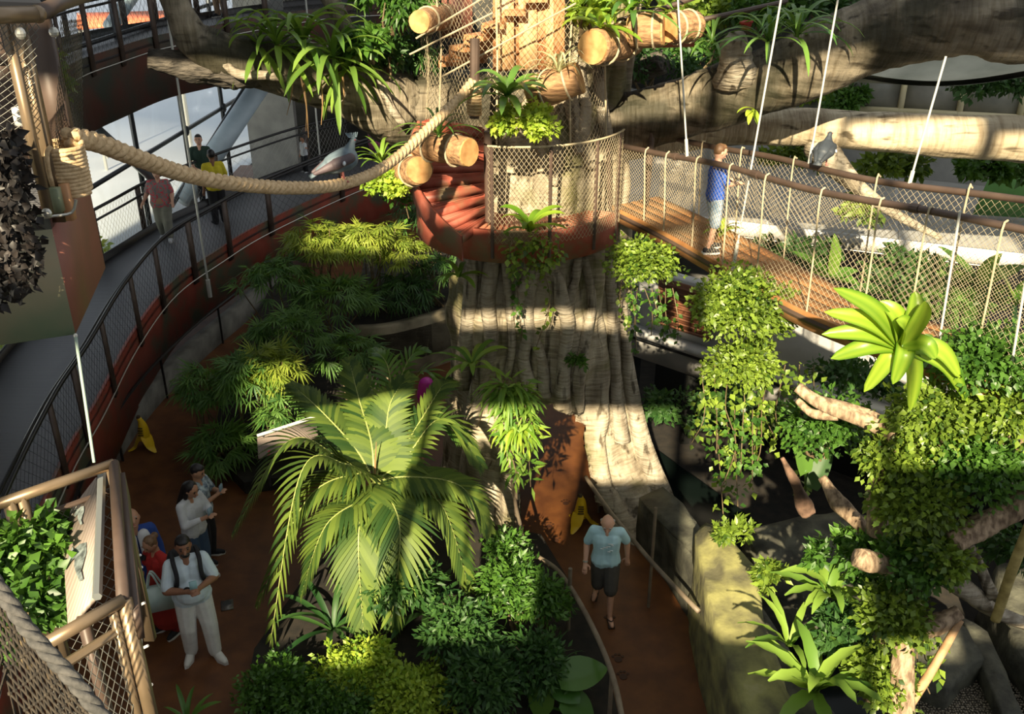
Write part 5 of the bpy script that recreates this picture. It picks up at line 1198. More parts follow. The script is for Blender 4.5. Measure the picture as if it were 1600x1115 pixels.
# ------------------------------------------------------------------ people: round-cone figures fused by voxel remesh
def rcone(p, q, r0, r1, seg=10):
    p, q = np.asarray(p, float), np.asarray(q, float); d = q - p; L = max(1e-6, np.linalg.norm(d)); t = d / L
    n, b = frame_for(t); ang = np.linspace(0, 2 * np.pi, seg, endpoint=False)
    rings = [(-r0 * .92, r0 * .38), (-r0 * .6, r0 * .8), (0, r0), (L, r1), (L + r1 * .6, r1 * .8), (L + r1 * .92, r1 * .38)]
    V = np.concatenate([p + t * h + np.outer(np.cos(ang) * r, n) + np.outer(np.sin(ang) * r, b) for h, r in rings]); F = []
    for i in range(len(rings) - 1):
        for j in range(seg):
            a, c = i * seg + j, i * seg + (j + 1) % seg; F.append((a, c, c + seg, a + seg))
    F.append(tuple(range(seg - 1, -1, -1))); F.append(tuple(range(5 * seg, 6 * seg)))
    # outward winding
    return V, F
def fuse(name, shapes, voxel, smooth=2):
    V, F = join(shapes)
    me = mesh_of(name, V, F)
    bm = bmesh.new(); bm.from_mesh(me); bmesh.ops.recalc_face_normals(bm, faces=bm.faces); bm.to_mesh(me); bm.free()
    o = bpy.data.objects.new('tmp_fuse', me); COL.objects.link(o)
    r = o.modifiers.new('r', 'REMESH'); r.mode = 'VOXEL'; r.voxel_size = voxel; r.use_smooth_shade = True
    if smooth: s = o.modifiers.new('s', 'SMOOTH'); s.factor = .5; s.iterations = smooth
    dg = bpy.context.evaluated_depsgraph_get(); dg.update()
    out = bpy.data.meshes.new_from_object(o.evaluated_get(dg)); out.name = name
    bpy.data.objects.remove(o); bpy.data.meshes.remove(me)
    return out
def skin(name, c): return mat(name, c, tuple(x * 1.12 for x in c), 12, .55)
S_light = skin('skin_light', (.60, .34, .23)); S_tan = skin('skin_tan', (.42, .22, .13)); S_brown = skin('skin_brown', (.24, .11, .06))
H_black = mat('hair_black', (.012, .010, .010), rough=.45); H_brown = mat('hair_brown', (.11, .055, .025), (.2, .11, .05), 20, .5); H_grey = mat('hair_grey', (.4, .36, .32), rough=.6)
M_eye = mat('eye_dark', (.02, .015, .012), rough=.2); M_lip = mat('lip', (.36, .12, .10), rough=.5)
def fab(name, c, c2=None): return mat('cloth_' + name, c, c2 or tuple(x * .86 for x in c), 9, .85, bump=.25)
def person(label, loc, face, h=1.75, pose=None, skin_m=S_light, top=None, sleeve=.45, legs=None, leg_len=1.0, shoe=None, hair=H_black, hair_style='short', build=1.0, voxel=.011, dress=None, head_tilt=0.0, group=None, head_turn=0.0, fingers=True, belly=0.0):
    """face: heading in radians (0 looks towards +y); joints are given for a figure 1 high, +y forward"""
    J = dict(pelvis=A(0, 0, .52), waist=A(0, 0, .60), chest=A(0, .0, .725), neck=A(0, -.005, .825), head=A(0, .012, .925),
             shl=A(-.100, 0, .792), shr=A(.100, 0, .792), ell=A(-.135, -.01, .63), elr=A(.135, -.01, .63), wrl=A(-.145, .03, .485), wrr=A(.145, .03, .485),
             hil=A(-.05, 0, .51), hir=A(.05, 0, .51), knl=A(-.055, .015, .28), knr=A(.055, .015, .28), anl=A(-.058, -.01, .045), anr=A(.058, -.01, .045))
    if pose:
        for k, v in pose.items(): J[k] = A(*v)
    ct, st_ = math.cos(face), math.sin(face)
    R = np.array([[ct, -st_, 0], [st_, ct, 0], [0, 0, 1]]) * h
    loc = np.asarray(loc, float)
    def W(v): return R @ np.asarray(v, float) + loc
    b = build
    def cone(a, c, r0, r1): return rcone(W(a), W(c), r0 * h, r1 * h)
    def ell(c, r, rot=None):
        V, F = ellipsoid((0, 0, 0), np.asarray(r) * h, 14, 9)
        if rot is not None: V = V @ rot.T
        Rz = np.array([[ct, -st_, 0], [st_, ct, 0], [0, 0, 1]])
        return V @ Rz.T + W(c), F
    t = thing('person', label, 'person', loc, group)
    # head frame
    ht, hn = head_tilt, head_turn
    Rx = np.array([[1, 0, 0], [0, math.cos(ht), -math.sin(ht)], [0, math.sin(ht), math.cos(ht)]])
    Ry = np.array([[math.cos(hn), -math.sin(hn), 0], [math.sin(hn), math.cos(hn), 0], [0, 0, 1]])
    HR = Ry @ Rx; hc = J['head']
    def hp(v): return hc + HR @ A(*v)
    fs = .57
    body = [ell(hc, (.049, .060, .070), HR), ell(hp((0, .012, -.03)), (.036, .042, .036), HR), cone(hp((0, -.01, -.03)), J['neck'], .030, .034), cone(J['neck'], J['chest'] + A(0, 0, .03), .034, .045 * b),
            cone(hp((0, .052, .004)), hp((0, .066, -.014)), .006, .010), ell(hp((-.047, -.002, -.005)), (.008, .012, .018), HR), ell(hp((.047, -.002, -.005)), (.008, .012, .018), HR),
            ell(hp((0, .05, -.045)), (.014, .012, .010), HR)]
    def torso(pad=0.0):
        o = []
        for s in (-1, 1):
            k = 'l' if s < 0 else 'r'
            o += [cone(J['chest'] + A(s * .038 * b, 0, .01), J['waist'] + A(s * .032 * b, .0, 0), .058 * b + pad, .054 * b + pad), cone(J['waist'] + A(s * .032 * b, 0, 0), J['pelvis'] + A(s * .04 * b, 0, 0), .056 * b + pad, .064 * b + pad),
                  cone(J['neck'] + A(s * .02, 0, -.02), J['sh' + k], .026 + pad * .6, .031 * b + pad * .6)]
        if belly: o.append(ell(J['waist'] + A(0, .045, -.005), (.085 * b + pad, .055 + belly + pad, .085 + pad)))
        return o
    body += torso()
    hands = []
    for s, k in ((-1, 'l'), (1, 'r')):
        sh, el, wr = J['sh' + k], J['el' + k], J['wr' + k]
        body += [cone(sh, el, .034 * b, .026 * b), cone(el, wr, .027 * b, .017)]
        d = unit(wr - el); side = unit(np.cross(d, A(0, 0, 1) if abs(d[2]) < .9 else A(0, 1, 0))); nrm = np.cross(side, d)
        if k + 'hand' in (pose or {}): d = unit(J[k + 'hand'])
        palm = wr + d * .032
        body.append(cone(wr, palm + d * .012, .017, .020))
        if fingers:
            for i, (o_, l) in enumerate(((-.016, .036), (-.0055, .044), (.0055, .042), (.016, .034))):
                p0 = palm + side * o_ + d * .018; p1 = p0 + d * l * .55; p2 = p1 + unit(d - nrm * .9) * l * .55
                body += [rcone(W(p0), W(p1), .0062 * h, .0056 * h, 6), rcone(W(p1), W(p2), .0056 * h, .0048 * h, 6)]
            p0 = wr + d * .012 + side * .018 * -s; p1 = p0 + unit(side * -s + d * .8) * .026; p2 = p1 + d * .022
            body += [rcone(W(p0), W(p1), .0075 * h, .0065 * h, 6), rcone(W(p1), W(p2), .0065 * h, .005 * h, 6)]
    feet = {}
    for s, k in ((-1, 'l'), (1, 'r')):
        hi, kn, an = J['hi' + k], J['kn' + k], J['an' + k]
        body += [cone(hi, kn, .054 * b, .034 * b), cone(kn, an, .034 * b, .020)]
        td = J.get('toe' + k, unit(A(s * .25, 1, -.28)) * .095)
        feet[k] = (an, td)
        body += [cone(an + A(0, -.012, -.022), an + td * .6 + A(0, 0, -.008), .021, .021), cone(an + td * .6 + A(0, 0, -.008), an + td + A(0, 0, -.0), .020, .015)]
    me = fuse('body', body, voxel * .8, 1); me.materials.append(skin_m); put('body', me, t)
    # face details
    eyes = []
    for s in (-1, 1):
        Ve, Fe = ell(hp((s * .019, .0505, .006)), (.0085, .005, .0055), HR); part('eye', (Ve, Fe), M_eye, t, smooth=True)
        Vb, Fb = ell(hp((s * .020, .0515, .021)), (.013, .005, .003), HR); part('eyebrow', (Vb, Fb), hair if hair else H_grey, t, smooth=True)
    part('mouth', ell(hp((0, .0545, -.036)), (.014, .005, .0045), HR), M_lip, t, smooth=True)
    # hair
    if hair_style == 'short':
        hs = [ell(hp((0, -.012, .012)), (.051, .056, .062), HR), ell(hp((0, .012, .045)), (.040, .036, .026), HR)]
    elif hair_style == 'long':
        hs = [ell(hp((0, -.010, .012)), (.053, .058, .064), HR), cone(hp((0, -.035, 0)), J['chest'] + A(0, -.085 * b, .02), .050, .045), cone(J['chest'] + A(0, -.085 * b, .02), J['waist'] + A(0, -.085 * b, .04), .045, .026), cone(hp((-.035, -.01, .01)), hp((-.045, .0, -.07)), .02, .018), cone(hp((.035, -.01, .01)), hp((.045, .0, -.07)), .02, .018)]
    elif hair_style == 'fringe':
        hs = [cone(hp((-.044, -.025, -.01)), hp((.044, -.025, -.01)), .014, .014), cone(hp((0, -.05, -.005)), hp((0, -.048, -.03)), .022, .018)]
    elif hair_style == 'bun':
        hs = [ell(hp((0, -.010, .012)), (.052, .057, .064), HR), ell(hp((0, -.07, .02)), (.03, .028, .03), HR)]
    else: hs = []
    if hs:
        me = fuse('hair', hs, voxel * .9, 1); me.materials.append(hair); put('hair', me, t)
    # clothes
    if top:
        sh = torso(.014)
        for k in 'lr':
            a_, e_, w_ = J['sh' + k], J['el' + k], J['wr' + k]
            if sleeve <= 0: continue
            if sleeve <= .55: sh.append(cone(a_, a_ + (e_ - a_) * sleeve * 1.7, .040 * b, .037 * b))
            else: sh += [cone(a_, e_, .040 * b, .034 * b), cone(e_, e_ + (w_ - e_) * (sleeve - .5) * 2, .035 * b, .026 * b)]
        sh.append(cone(J['pelvis'] + A(-.03 * b, 0, .01), J['pelvis'] + A(.03 * b, 0, .01), .074 * b, .074 * b))
        me = fuse('shirt', sh, voxel, 3); me.materials.append(top); put('shirt', me, t)
    if legs:
        pz = [cone(J['pelvis'] + A(-.03 * b, 0, .015), J['pelvis'] + A(.03 * b, 0, .015), .072 * b, .072 * b)]
        for k in 'lr':
            hi, kn, an = J['hi' + k], J['kn' + k], J['an' + k]
            if leg_len <= .6: pz.append(cone(hi, hi + (kn - hi) * min(1.0, leg_len * 2), .066 * b, .056 * b))
            else: pz += [cone(hi, kn, .064 * b, .050 * b), cone(kn, kn + (an - kn) * (leg_len - .5) * 2 * .97, .050 * b, .040 * b)]
        me = fuse('trousers', pz, voxel, 3); me.materials.append(legs); put('trousers', me, t)
    if dress:
        dz = [cone(J['waist'], J['pelvis'] + A(0, 0, -.05), .10 * b, .12 * b), cone(J['pelvis'] + A(0, 0, -.05), A(J['pelvis'][0], J['pelvis'][1], .18), .12 * b, .13 * b)]
        me = fuse('skirt', dz, voxel, 3); me.materials.append(dress); put('skirt', me, t)
    if shoe:
        for k in 'lr':
            an, td = feet[k]
            me = fuse('shoe', [cone(an + A(0, -.016, -.014), an + td * .6 + A(0, 0, -.004), .031, .029), cone(an + td * .6 + A(0, 0, -.004), an + td * 1.05 + A(0, 0, .003), .029, .021)], voxel * .8, 2)
            me.materials.append(shoe); so = put('shoe', me, t)
            part('sole', prism([W(an + A(0, 0, 0) + v)[:2] for v in (A(-.028, -.045, 0), A(.028, -.045, 0), td * .7 * A(1, 1, 0) + A(.032, 0, 0), td * 1.22 * A(1, 1, 0) + A(.012, 0, 0), td * 1.22 * A(1, 1, 0) - A(.012, 0, 0), td * .7 * A(1, 1, 0) - A(.032, 0, 0))], W(an)[2] - .046 * h, W(an)[2] - .028 * h), M_white, so)
    return t, W, J
C_white = fab('white', (.62, .64, .66)); C_blue = fab('blue', (.02, .10, .50)); C_denim = fab('denim', (.16, .25, .36), (.34, .42, .5)); C_black = fab('black', (.015, .015, .018))
def phone(parent, W, p, ang=0, name='phone', w=.045, hh=.085): part(name, box(W(p), (w * 1.75, .012, hh * 1.75), ang, .5), mat('phone_shell', (.03, .03, .035), rough=.25), parent)

# boy on the bridge, in profile to the right
bz = 4.7; bp = G(1109, 392, bz)
boy, W, J = person('boy in bright blue tee and denim shorts standing on the rope bridge', bp, -1.35, 1.3, dict(ell=(-.10, .06, .66), wrl=(-.05, .17, .645), elr=(.12, .05, .655), wrr=(.05, .18, .64), anl=(-.055, .03, .045), anr=(.055, -.05, .045), knl=(-.05, .05, .28), knr=(.055, .0, .28)),
                  S_light, C_blue, .5, C_denim, .5, fab('charcoal_shoe', (.02, .02, .022)), H_brown, 'short', .95, .0085, head_tilt=-.2)
part('camera_strap', tube([W((-.06, .07, .82)), W((.0, .105, .72)), W((.06, .09, .62))], .008, 6), C_black, boy)
part('camera', box(W((.0, .2, .645)), (.09, .06, .06), -1.35), mat('camera_black', (.02, .02, .02), rough=.4), boy)
# man walking out of the tree tunnel
mp_ = G(942, 955, 0)
mn, W, J = person('balding man in pale blue printed tee and dark shorts walking along the brown path', mp_, math.pi - .12, 1.66, dict(head=(0, .055, .905), neck=(0, .02, .82), chest=(0, .01, .725), knl=(-.05, .07, .285), anl=(-.055, .10, .05), knr=(.05, .0, .285), anr=(.062, -.16, .10), toer=(.02, .06, -.075), ell=(-.155, -.06, .66), wrl=(-.165, -.05, .52), elr=(.15, -.02, .655), wrr=(.155, .06, .52)),
                 S_light, mat('pale_blue_tee', (.42, .68, .76), (.50, .76, .84), 8, .85), .5, fab('dark_grey', (.075, .07, .06)), .5, None, H_grey, 'fringe', 1.02, .0095, head_tilt=-.55)
for k in range(7):
    part('tee_print', box(W((random.uniform(-.05, .05), .085, .66 + k * .012)), (.03 + random.random() * .05, .006, .012), math.pi - .12), mat('white_tee_print', (.8, .88, .9)), mn)
for s, an, td in ((-1, J['anl'], A(-.02, .09, 0)), (1, J['anr'], A(.02, .06, -.075))):
    part('flip_flop', beam(W(an + A(0, -.03, -.045)), W(an + td * 1.05 + A(0, 0, -.042)), .085, .02), mat('flip_flop_rubber', (.05, .03, .02)), mn)
    part('flip_flop_strap', tube(catmull([W(an + td * .35 + A(-.022, 0, -.01)), W(an + td * .72 + A(0, 0, .0)), W(an + td * .35 + A(.022, 0, -.01))], 8), .007, 6), C_black, mn)
part('wristwatch', tube([W(J['wrr'] + A(0, -.005, .02)), W(J['wrr'] + A(0, 0, .008))], .033, 12), M_steel, mn)
# man in white polo photographing with a phone
pp_ = G(318, 1022, 0)
pm, W, J = person('bearded man in pale polo shirt, white trousers and black backpack holding up a phone', pp_, math.pi + .45, 1.84, dict(ell=(-.15, .06, .66), wrl=(-.045, .185, .70), elr=(.15, .07, .655), wrr=(.035, .19, .70), anl=(-.075, .05, .045), knl=(-.07, .04, .28), anr=(.07, -.02, .045), knr=(.065, .02, .28), toel=(-.04, .10, -.025), toer=(.045, .09, -.025)),
                 S_brown, mat('pale_polo', (.50, .60, .66), (.58, .68, .73), 7, .85), .5, fab('offwhite', (.66, .66, .62)), 1.0, fab('white_shoe', (.62, .61, .56)), H_black, 'short', 1.12, .0095, head_tilt=-.12, belly=.03)
part('beard', ellipsoid(W(J['head'] + A(0, .035, -.045)), (.055, .05, .04), 12, 8), H_black, pm, smooth=True)
part('phone', box(W((-.005, .215, .745)), (.085, .02, .15), math.pi + .45), mat('phone_teal', (.25, .42, .45), rough=.3), pm)
bpk = part('backpack', fuse('backpack', [rcone(W((-.05, -.115, .76)), W((-.05, -.12, .60)), .11, .115), rcone(W((.05, -.115, .76)), W((.05, -.12, .60)), .11, .115)], .016).name and join([rcone(W((-.05, -.115, .76)), W((-.05, -.12, .60)), .11, .115), rcone(W((.05, -.115, .76)), W((.05, -.12, .60)), .11, .115)]), C_black, pm, smooth=True)
for s in (-1, 1): part('strap', tube(catmull([W((s * .075, -.07, .835)), W((s * .08, .045, .835)), W((s * .075, .088, .76)), W((s * .085, .06, .66)), W((s * .09, -.05, .63))], 14), .026, 6), C_black, bpk)
part('wristwatch', tube([W(J['wrr'] + A(0, -.02, -.003)), W(J['wrr'] + A(0, -.008, 0))], .042, 12), C_black, pm)
# woman in red partly hidden behind him, holding a tote bag
wp_ = G(268, 985, 0)
wm, W, J = person('woman in red with brown tied hair partly hidden behind the man in white', wp_, math.pi - .6, 1.55, dict(elr=(.14, .03, .64), wrr=(.12, .12, .53), ell=(-.14, .02, .64), wrl=(-.13, .08, .50), head=(0, .03, .915)), S_tan, fab('red', (.42, .02, .015)), .45, fab('dark_red', (.22, .012, .01)), 1.0, C_black, H_brown, 'bun', 1.05, .012, dress=fab('red_skirt', (.30, .02, .012)), head_tilt=-.5)
tb = thing('tote_bag', 'pale mint canvas tote bag held by the woman in red', 'bag', P(246, 960, wp_[1] - .3))
tc = P(246, 934, wp_[1] - .3)
part('bag', fuse('tote', [box(tc, (.36, .10, .34), .35)], .02, 4).name and box(tc, (.36, .1, .34), .35), mat('mint_canvas', (.42, .58, .55), (.55, .68, .64), 6, .8), tb)
for s in (-1, 1): part('handle', tube(catmull([tc + A(-.10, s * .04, .16), tc + A(-.02, s * .02, .40), tc + A(.09, s * .04, .16)], 10), .012, 6), MATS['mint_canvas'], tb)
# woman with long black hair, white blouse
lp = G(318, 905, 0)
lw, W, J = person('woman with long black hair, white blouse and jeans looking at her phone', lp, -2.0, 1.66, dict(ell=(-.14, .05, .65), wrl=(-.03, .17, .70), elr=(.14, .05, .65), wrr=(.03, .17, .70), head=(0, .04, .915)), S_tan, C_white, .85, fab('jeans', (.05, .09, .16)), 1.0, C_white, H_black, 'long', 1.0, .0115, head_tilt=-.4)
part('phone', box(W((0, .2, .74)), (.08, .02, .14), -2.0), mat('phone_blue', (.2, .3, .36), rough=.3), lw)
fw2, W, J = person('dark haired visitor in patterned top half hidden in front of the long haired woman', G(330, 872, 0), -1.7, 1.6, dict(ell=(-.14, .05, .65), wrl=(-.03, .17, .72), elr=(.14, .05, .65), wrr=(.03, .17, .72)), S_tan, mat('patterned_top', (.08, .12, .18), (.5, .6, .62), 20, .85), .5, C_black, 1.0, C_black, H_black, 'short', 1.0, .013, head_tilt=-.4)
part('phone', box(W((0, .2, .76)), (.08, .02, .14), -1.7), MATS['phone_blue'], fw2)
# bald man with blue jacket and white bib
bp2 = G(240, 968, 0)
bm_, W, J = person('bald man in royal blue coat with white printed bib behind the near railing', bp2, math.pi + .55, 1.78, dict(head=(0, .02, .925)), S_tan, fab('royal_blue', (.015, .055, .26)), .95, C_black, 1.0, C_black, None, 'none', 1.12, .012, dress=fab('royal_skirt', (.012, .045, .22)), head_tilt=.25)
part('bib', fuse('bib', [rcone(W((-.05, .075, .80)), W((-.05, .10, .66)), .06, .06), rcone(W((.05, .075, .80)), W((.05, .10, .66)), .06, .06)], .02).name and join([rcone(W((-.045, .07, .80)), W((-.045, .095, .67)), .075, .07), rcone(W((.045, .07, .80)), W((.045, .095, .67)), .075, .07)]), C_white, bm_, smooth=True)
part('bib_print', ellipsoid(W((.0, .16, .68)), (.04, .02, .05), 8, 6), C_black, bm_)
# visitors on the lower ramp
fw_, W, J = person('woman in grey floral top and loose trousers walking down the lower ramp', G(262, 374, 1.66), math.pi + .1, 1.6, dict(ell=(-.15, .0, .64), wrl=(-.17, .1, .56), elr=(.17, -.02, .65), wrr=(.22, .05, .55), knl=(-.05, .05, .28), anl=(-.05, .06, .045), anr=(.06, -.08, .05)), S_light, mat('floral_top', (.20, .21, .19), (.24, .24, .22), 22, .85, c3=(.70, .05, .08), lo=.3, hi=.48), .45, fab('khaki_grey', (.25, .25, .20)), .95, C_white, H_brown, 'short', 1.32, .014)
part('hem', rcone(W((-.035, 0, .545)), W((.035, 0, .545)), .098 * 1.6, .098 * 1.6), mat('cloth_tan_hem', (.36, .22, .13), rough=.9), fw_, smooth=True)
person('man in bright yellow tee and black trousers on the lower ramp', G(345, 350, 1.66), .5, 1.72, dict(elr=(.15, .03, .64), wrr=(.12, .12, .58)), S_brown, fab('yellow', (.72, .60, .03)), .5, C_black, 1.0, C_black, H_black, 'short', 1.08, .014)
person('dark haired man in dark green polo with a lanyard behind the man in yellow', G(325, 322, 1.66), 3.3, 1.74, dict(wrr=(.08, .14, .58), elr=(.14, .05, .65)), S_light, fab('dark_green', (.02, .05, .035)), .5, C_black, 1.0, C_black, H_black, 'short', 1.0, .014)
person('small child in white top far along the lower ramp', G(478, 270, 1.72), 2.4, .98, dict(ell=(-.17, .06, .72), wrl=(-.27, .1, .74)), S_tan, C_white, .6, C_black, 1.0, C_white, H_black, 'short', 1.05, .012)
person('visitor in a pink patterned robe on the far lower ramp below the branch', G(588, 240, 1.75), 2.7, 1.6, None, S_tan, mat('pink_pattern', (.30, .04, .12), (.5, .16, .26), 22, .85), .95, None, 1, C_white, H_black, 'long', 1.05, .015, dress=MATS['pink_pattern'])
person('visitor in tan trousers standing on the upper walkway, legs only in view', G(346, 27, 5.6), 2.8, 1.75, None, S_tan, fab('navy', (.03, .04, .08)), .5, fab('tan', (.36, .24, .15)), 1.0, C_black, H_black, 'short', 1.0, .015)

# ------------------------------------------------------------------ pigeons
def pigeon(label, foot, face, s, crest=True, tone=(.10, .17, .22), back=(.20, .10, .11)):
    ct, st_ = math.cos(face), math.sin(face); R = np.array([[ct, -st_, 0], [st_, ct, 0], [0, 0, 1]]) * s; loc = np.asarray(foot, float)
    W = lambda v: R @ np.asarray(v, float) + loc
    t = thing('pigeon', label, 'bird', loc)
    c = lambda a, b, r0, r1: rcone(W(a), W(b), r0 * s, r1 * s, 14)
    me = fuse('body', [c((0, .08, .30), (0, -.10, .25), .155, .135), c((0, -.10, .25), (0, -.28, .18), .12, .06), c((0, .10, .36), (0, .17, .50), .10, .042), c((0, .17, .51), (0, .19, .53), .042, .042)], .008 * max(1, s), 3)
    me.materials.append(mat('pigeon_slate' + str(tone[0]), tone, tuple(x * 1.4 for x in tone), 9, .6, bump=.3)); put('body', me, t)
    part('beak', c((0, .225, .525), (0, .28, .505), .014, .004), H_black, t)
    for sd_ in (-1, 1):
        w = part('wing', join([c((sd_ * .105, .10, .33), (sd_ * .115, -.10, .27), .07, .075), c((sd_ * .115, -.10, .27), (sd_ * .05, -.36, .16), .07, .025)]), mat('pigeon_wing' + str(back[0]), back, tuple(x * .75 for x in back), 10, .6, bump=.3), t, smooth=True)
        part('wing_patch', ellipsoid(W((sd_ * .182, .0, .29)), A(.02, .06, .03) * s, 10, 7), mat('pigeon_patch', (.5, .56, .6)), w, smooth=True)
        part('eye', ellipsoid(W((sd_ * .040, .20, .54)), A(.008, .01, .01) * s, 8, 6), mat('pigeon_eye', (.35, .02, .02)), t)
        part('leg', join([c((sd_ * .05, .0, .18), (sd_ * .05, .02, .02), .016, .012)] + [c((sd_ * .05, .02, .012), (sd_ * .05 + o, .07, .01), .009, .006) for o in (-.03, 0, .03)]), mat('pigeon_leg', (.42, .14, .12)), t)
    part('tail', slab_quad(W((-.06, -.22, .2)), W((.06, -.22, .2)), W((.07, -.42, .10)), W((-.07, -.42, .10)), .02 * s), MATS['pigeon_slate' + str(tone[0])], t)
    if crest:
        pts = [W((0, .19 + .02 * math.cos(k), .52)) for k in range(9)]
        part('crest', segs([W((0, .135 + .012 * k, .565)) for k in range(9)], [W((random.uniform(-.02, .02), .09 + .02 * k, .63)) for k in range(9)], .004 * s), mat('pigeon_crest', (.3, .42, .5)), t)
    return t
pigeon('blue grey crowned pigeon with maroon back perched on the sagging rope', P(535, 284, 8.6), -1.15, .7, True, (.09, .125, .15), (.10, .075, .085))
i0 = int(np.argmin(np.abs(rf[:, 0] - P(1285, 262, 10.3)[0])))
pigeon('slate grey pigeon perched on the far rail of the rope bridge', rf[i0] + A(0, 0, .035), -.55 + math.pi * .0, .62, False, (.03, .037, .045), (.035, .042, .05))
# ------------------------------------------------------------------ path rails, signs, driftwood, floor marks
M_rail = mat('brown_rail', (.13, .10, .07), (.20, .16, .11), 6, .6)
r1 = thing('path_rail', 'curved brown handrail bordering the centre bed along the path', 'railing', G(905, 985, 0))
cv = catmull([G(838, 868, .8), G(872, 892, .85), G(905, 940, .9), G(938, 1005, .9), G(960, 1065, .9), G(974, 1130, .9)], 30)
part('handrail', tube(cv, .032, 10), M_rail, r1, smooth=True)
for i in (9, 22): part('post', tube([A(cv[i][0], cv[i][1], .0), cv[i] + A(0, 0, .28 if i == 9 else 0)], .025, 8), M_rail, r1)
r2 = thing('path_rail', 'straight brown handrail along the dark rockwork wall', 'railing', G(1013, 950, 0))
c2_ = catmull([G(915, 745, .9), G(950, 795, .92), G(985, 838, .95), G(1025, 885, .95), G(1092, 955, .95)], 24)
part('handrail', tube(c2_, .03, 10), M_rail, r2, smooth=True)
b = G(1013, 948, 0); part('post', tube([b, A(b[0] + .02, b[1] + .15, 1.5)], .022, 8), M_rail, r2)
b = G(935, 800, 0); part('post', tube([b, A(b[0], b[1], .95)], .022, 8), M_rail, r2)
r3 = thing('path_rail', 'short dark rail post at the left mouth of the tunnel', 'railing', G(806, 845, 0))
part('post', tube([G(806, 848, 0), A(*G(806, 848, 0)[:2], 1.0)], .025, 8), M_rail, r3); part('handrail', tube(catmull([G(800, 752, .8), G(806, 790, .8), G(815, 828, .8), G(818, 850, .8)], 10), .025, 8), M_rail, r3)
# banana-peel floor signs
M_ban = mat('yellow_plastic', (.72, .45, .01), (.80, .53, .02), 4, .4)
def banana(label, foot, hgt, rz, m=M_ban):
    foot = np.asarray(foot, float); t = thing('banana_sign', label, 'sign', foot, 'banana peel wet floor signs')
    d = A(math.cos(rz), math.sin(rz), 0)
    c = [foot + A(0, 0, hgt * .30), foot + A(0, 0, hgt * .55) + d * .02, foot + A(0, 0, hgt * .8) + d * .01, foot + A(0, 0, hgt * .97) - d * .02]
    bd = part('body', tube(catmull(c, 12), [.105, .10, .085, .07, .045, .04], 10), m, t, smooth=True)
    part('tip', tube([c[-1], c[-1] + A(0, 0, .04)], [.04, .03], 8), mat('brown_tip', (.06, .04, .02)), bd)
    for k in range(3):
        a = rz + 1.2 + k * 2.09; o = A(math.cos(a), math.sin(a), 0); s = A(-math.sin(a), math.cos(a), 0)
        pts = catmull([foot + A(0, 0, hgt * .45) + o * .06, foot + A(0, 0, hgt * .25) + o * .13, foot + A(0, 0, .07) + o * .17, foot + A(0, 0, .012) + o * .27], 8); w = [.09, .095, .09, .085, .075, .06, .045, .02]
        rows = np.array([[p - s * w[i], p + o * .02 + A(0, 0, .008), p + s * w[i]] for i, p in enumerate(pts)])
        V, F = grid(rows); V2 = V - o * .012 - A(0, 0, .0); part('peel_leg', join([(V, F), (V2, F[:, ::-1])]), m, t, smooth=True)
    for k in range(4): part('lettering', box(foot + A(0, 0, hgt * (.5 + .07 * k)) + A(.0, -.098 + .004 * k, 0), (.09 - .01 * (k % 2), .012, .018)), mat('dark_lettering', (.10, .06, .01)), bd)
banana('yellow banana peel floor sign by the kerb under the left ramp', G(228, 700, 0), .62, .3)
banana('yellow banana peel floor sign standing in the tunnel behind the walking man', G(906, 820, 0), .55, .9)
# floor drain and paw prints
dn = thing('floor_drain', 'small grey square drain cover on the brown floor right of the man in white', 'drain', G(355, 945, .002))
part('plate', box(G(355, 945, .006), (.16, .2, .012), .3), mat('drain_steel', (.13, .12, .11), (.2, .19, .17), 20, .4, .5), dn)
part('grate', tube([G(355, 944, .012), G(355, 944, .018)], .055, 14), mat('drain_dark', (.04, .04, .04)), dn)
M_paw = mat('dark_paw_paint', (.045, .016, .006), rough=.6)
for k, (x, y) in enumerate(((868, 844), (858, 822), (966, 1030), (974, 1057), (953, 968), (884, 786))):
    c = G(x, y, .004); pr = [tube([c, c + A(0, 0, .004)], .05, 10)]
    for j, (dx, dy) in enumerate(((-.06, .05), (-.022, .085), (.022, .085), (.06, .05))): q = c + A(dx, dy, 0); pr.append(tube([q, q + A(0, 0, .004)], .02, 8))
    single('paw_print', ['dark paw print in the sunlit floor of the tunnel mouth', 'faint paw print deeper in the tunnel', 'paw print beside the curved rail, upper of the lower pair', 'paw print beside the curved rail, lowest on the path', 'paw print at the front foot of the walking man', 'paw print farthest inside the tunnel'][k], 'floor mark', join(pr), M_paw, 'paw prints on the path')
# magenta seat shell in the shade behind the palm
mg = thing('magenta_seat', 'magenta rounded seat shell in the shade behind the young palm', 'seat', G(665, 640, .0))
cc = G(665, 612, .45)
me = fuse('shell', [rcone(cc + A(0, 0, -.08), cc + A(.02, .0, .14), .17, .15)], .02, 2); me.materials.append(mat('magenta_plastic', (.50, .02, .32), rough=.4)); put('shell', me, mg)
part('stand', tube([A(cc[0], cc[1], 0), cc - A(0, 0, .1)], [.12, .04], 10), M_black, mg)
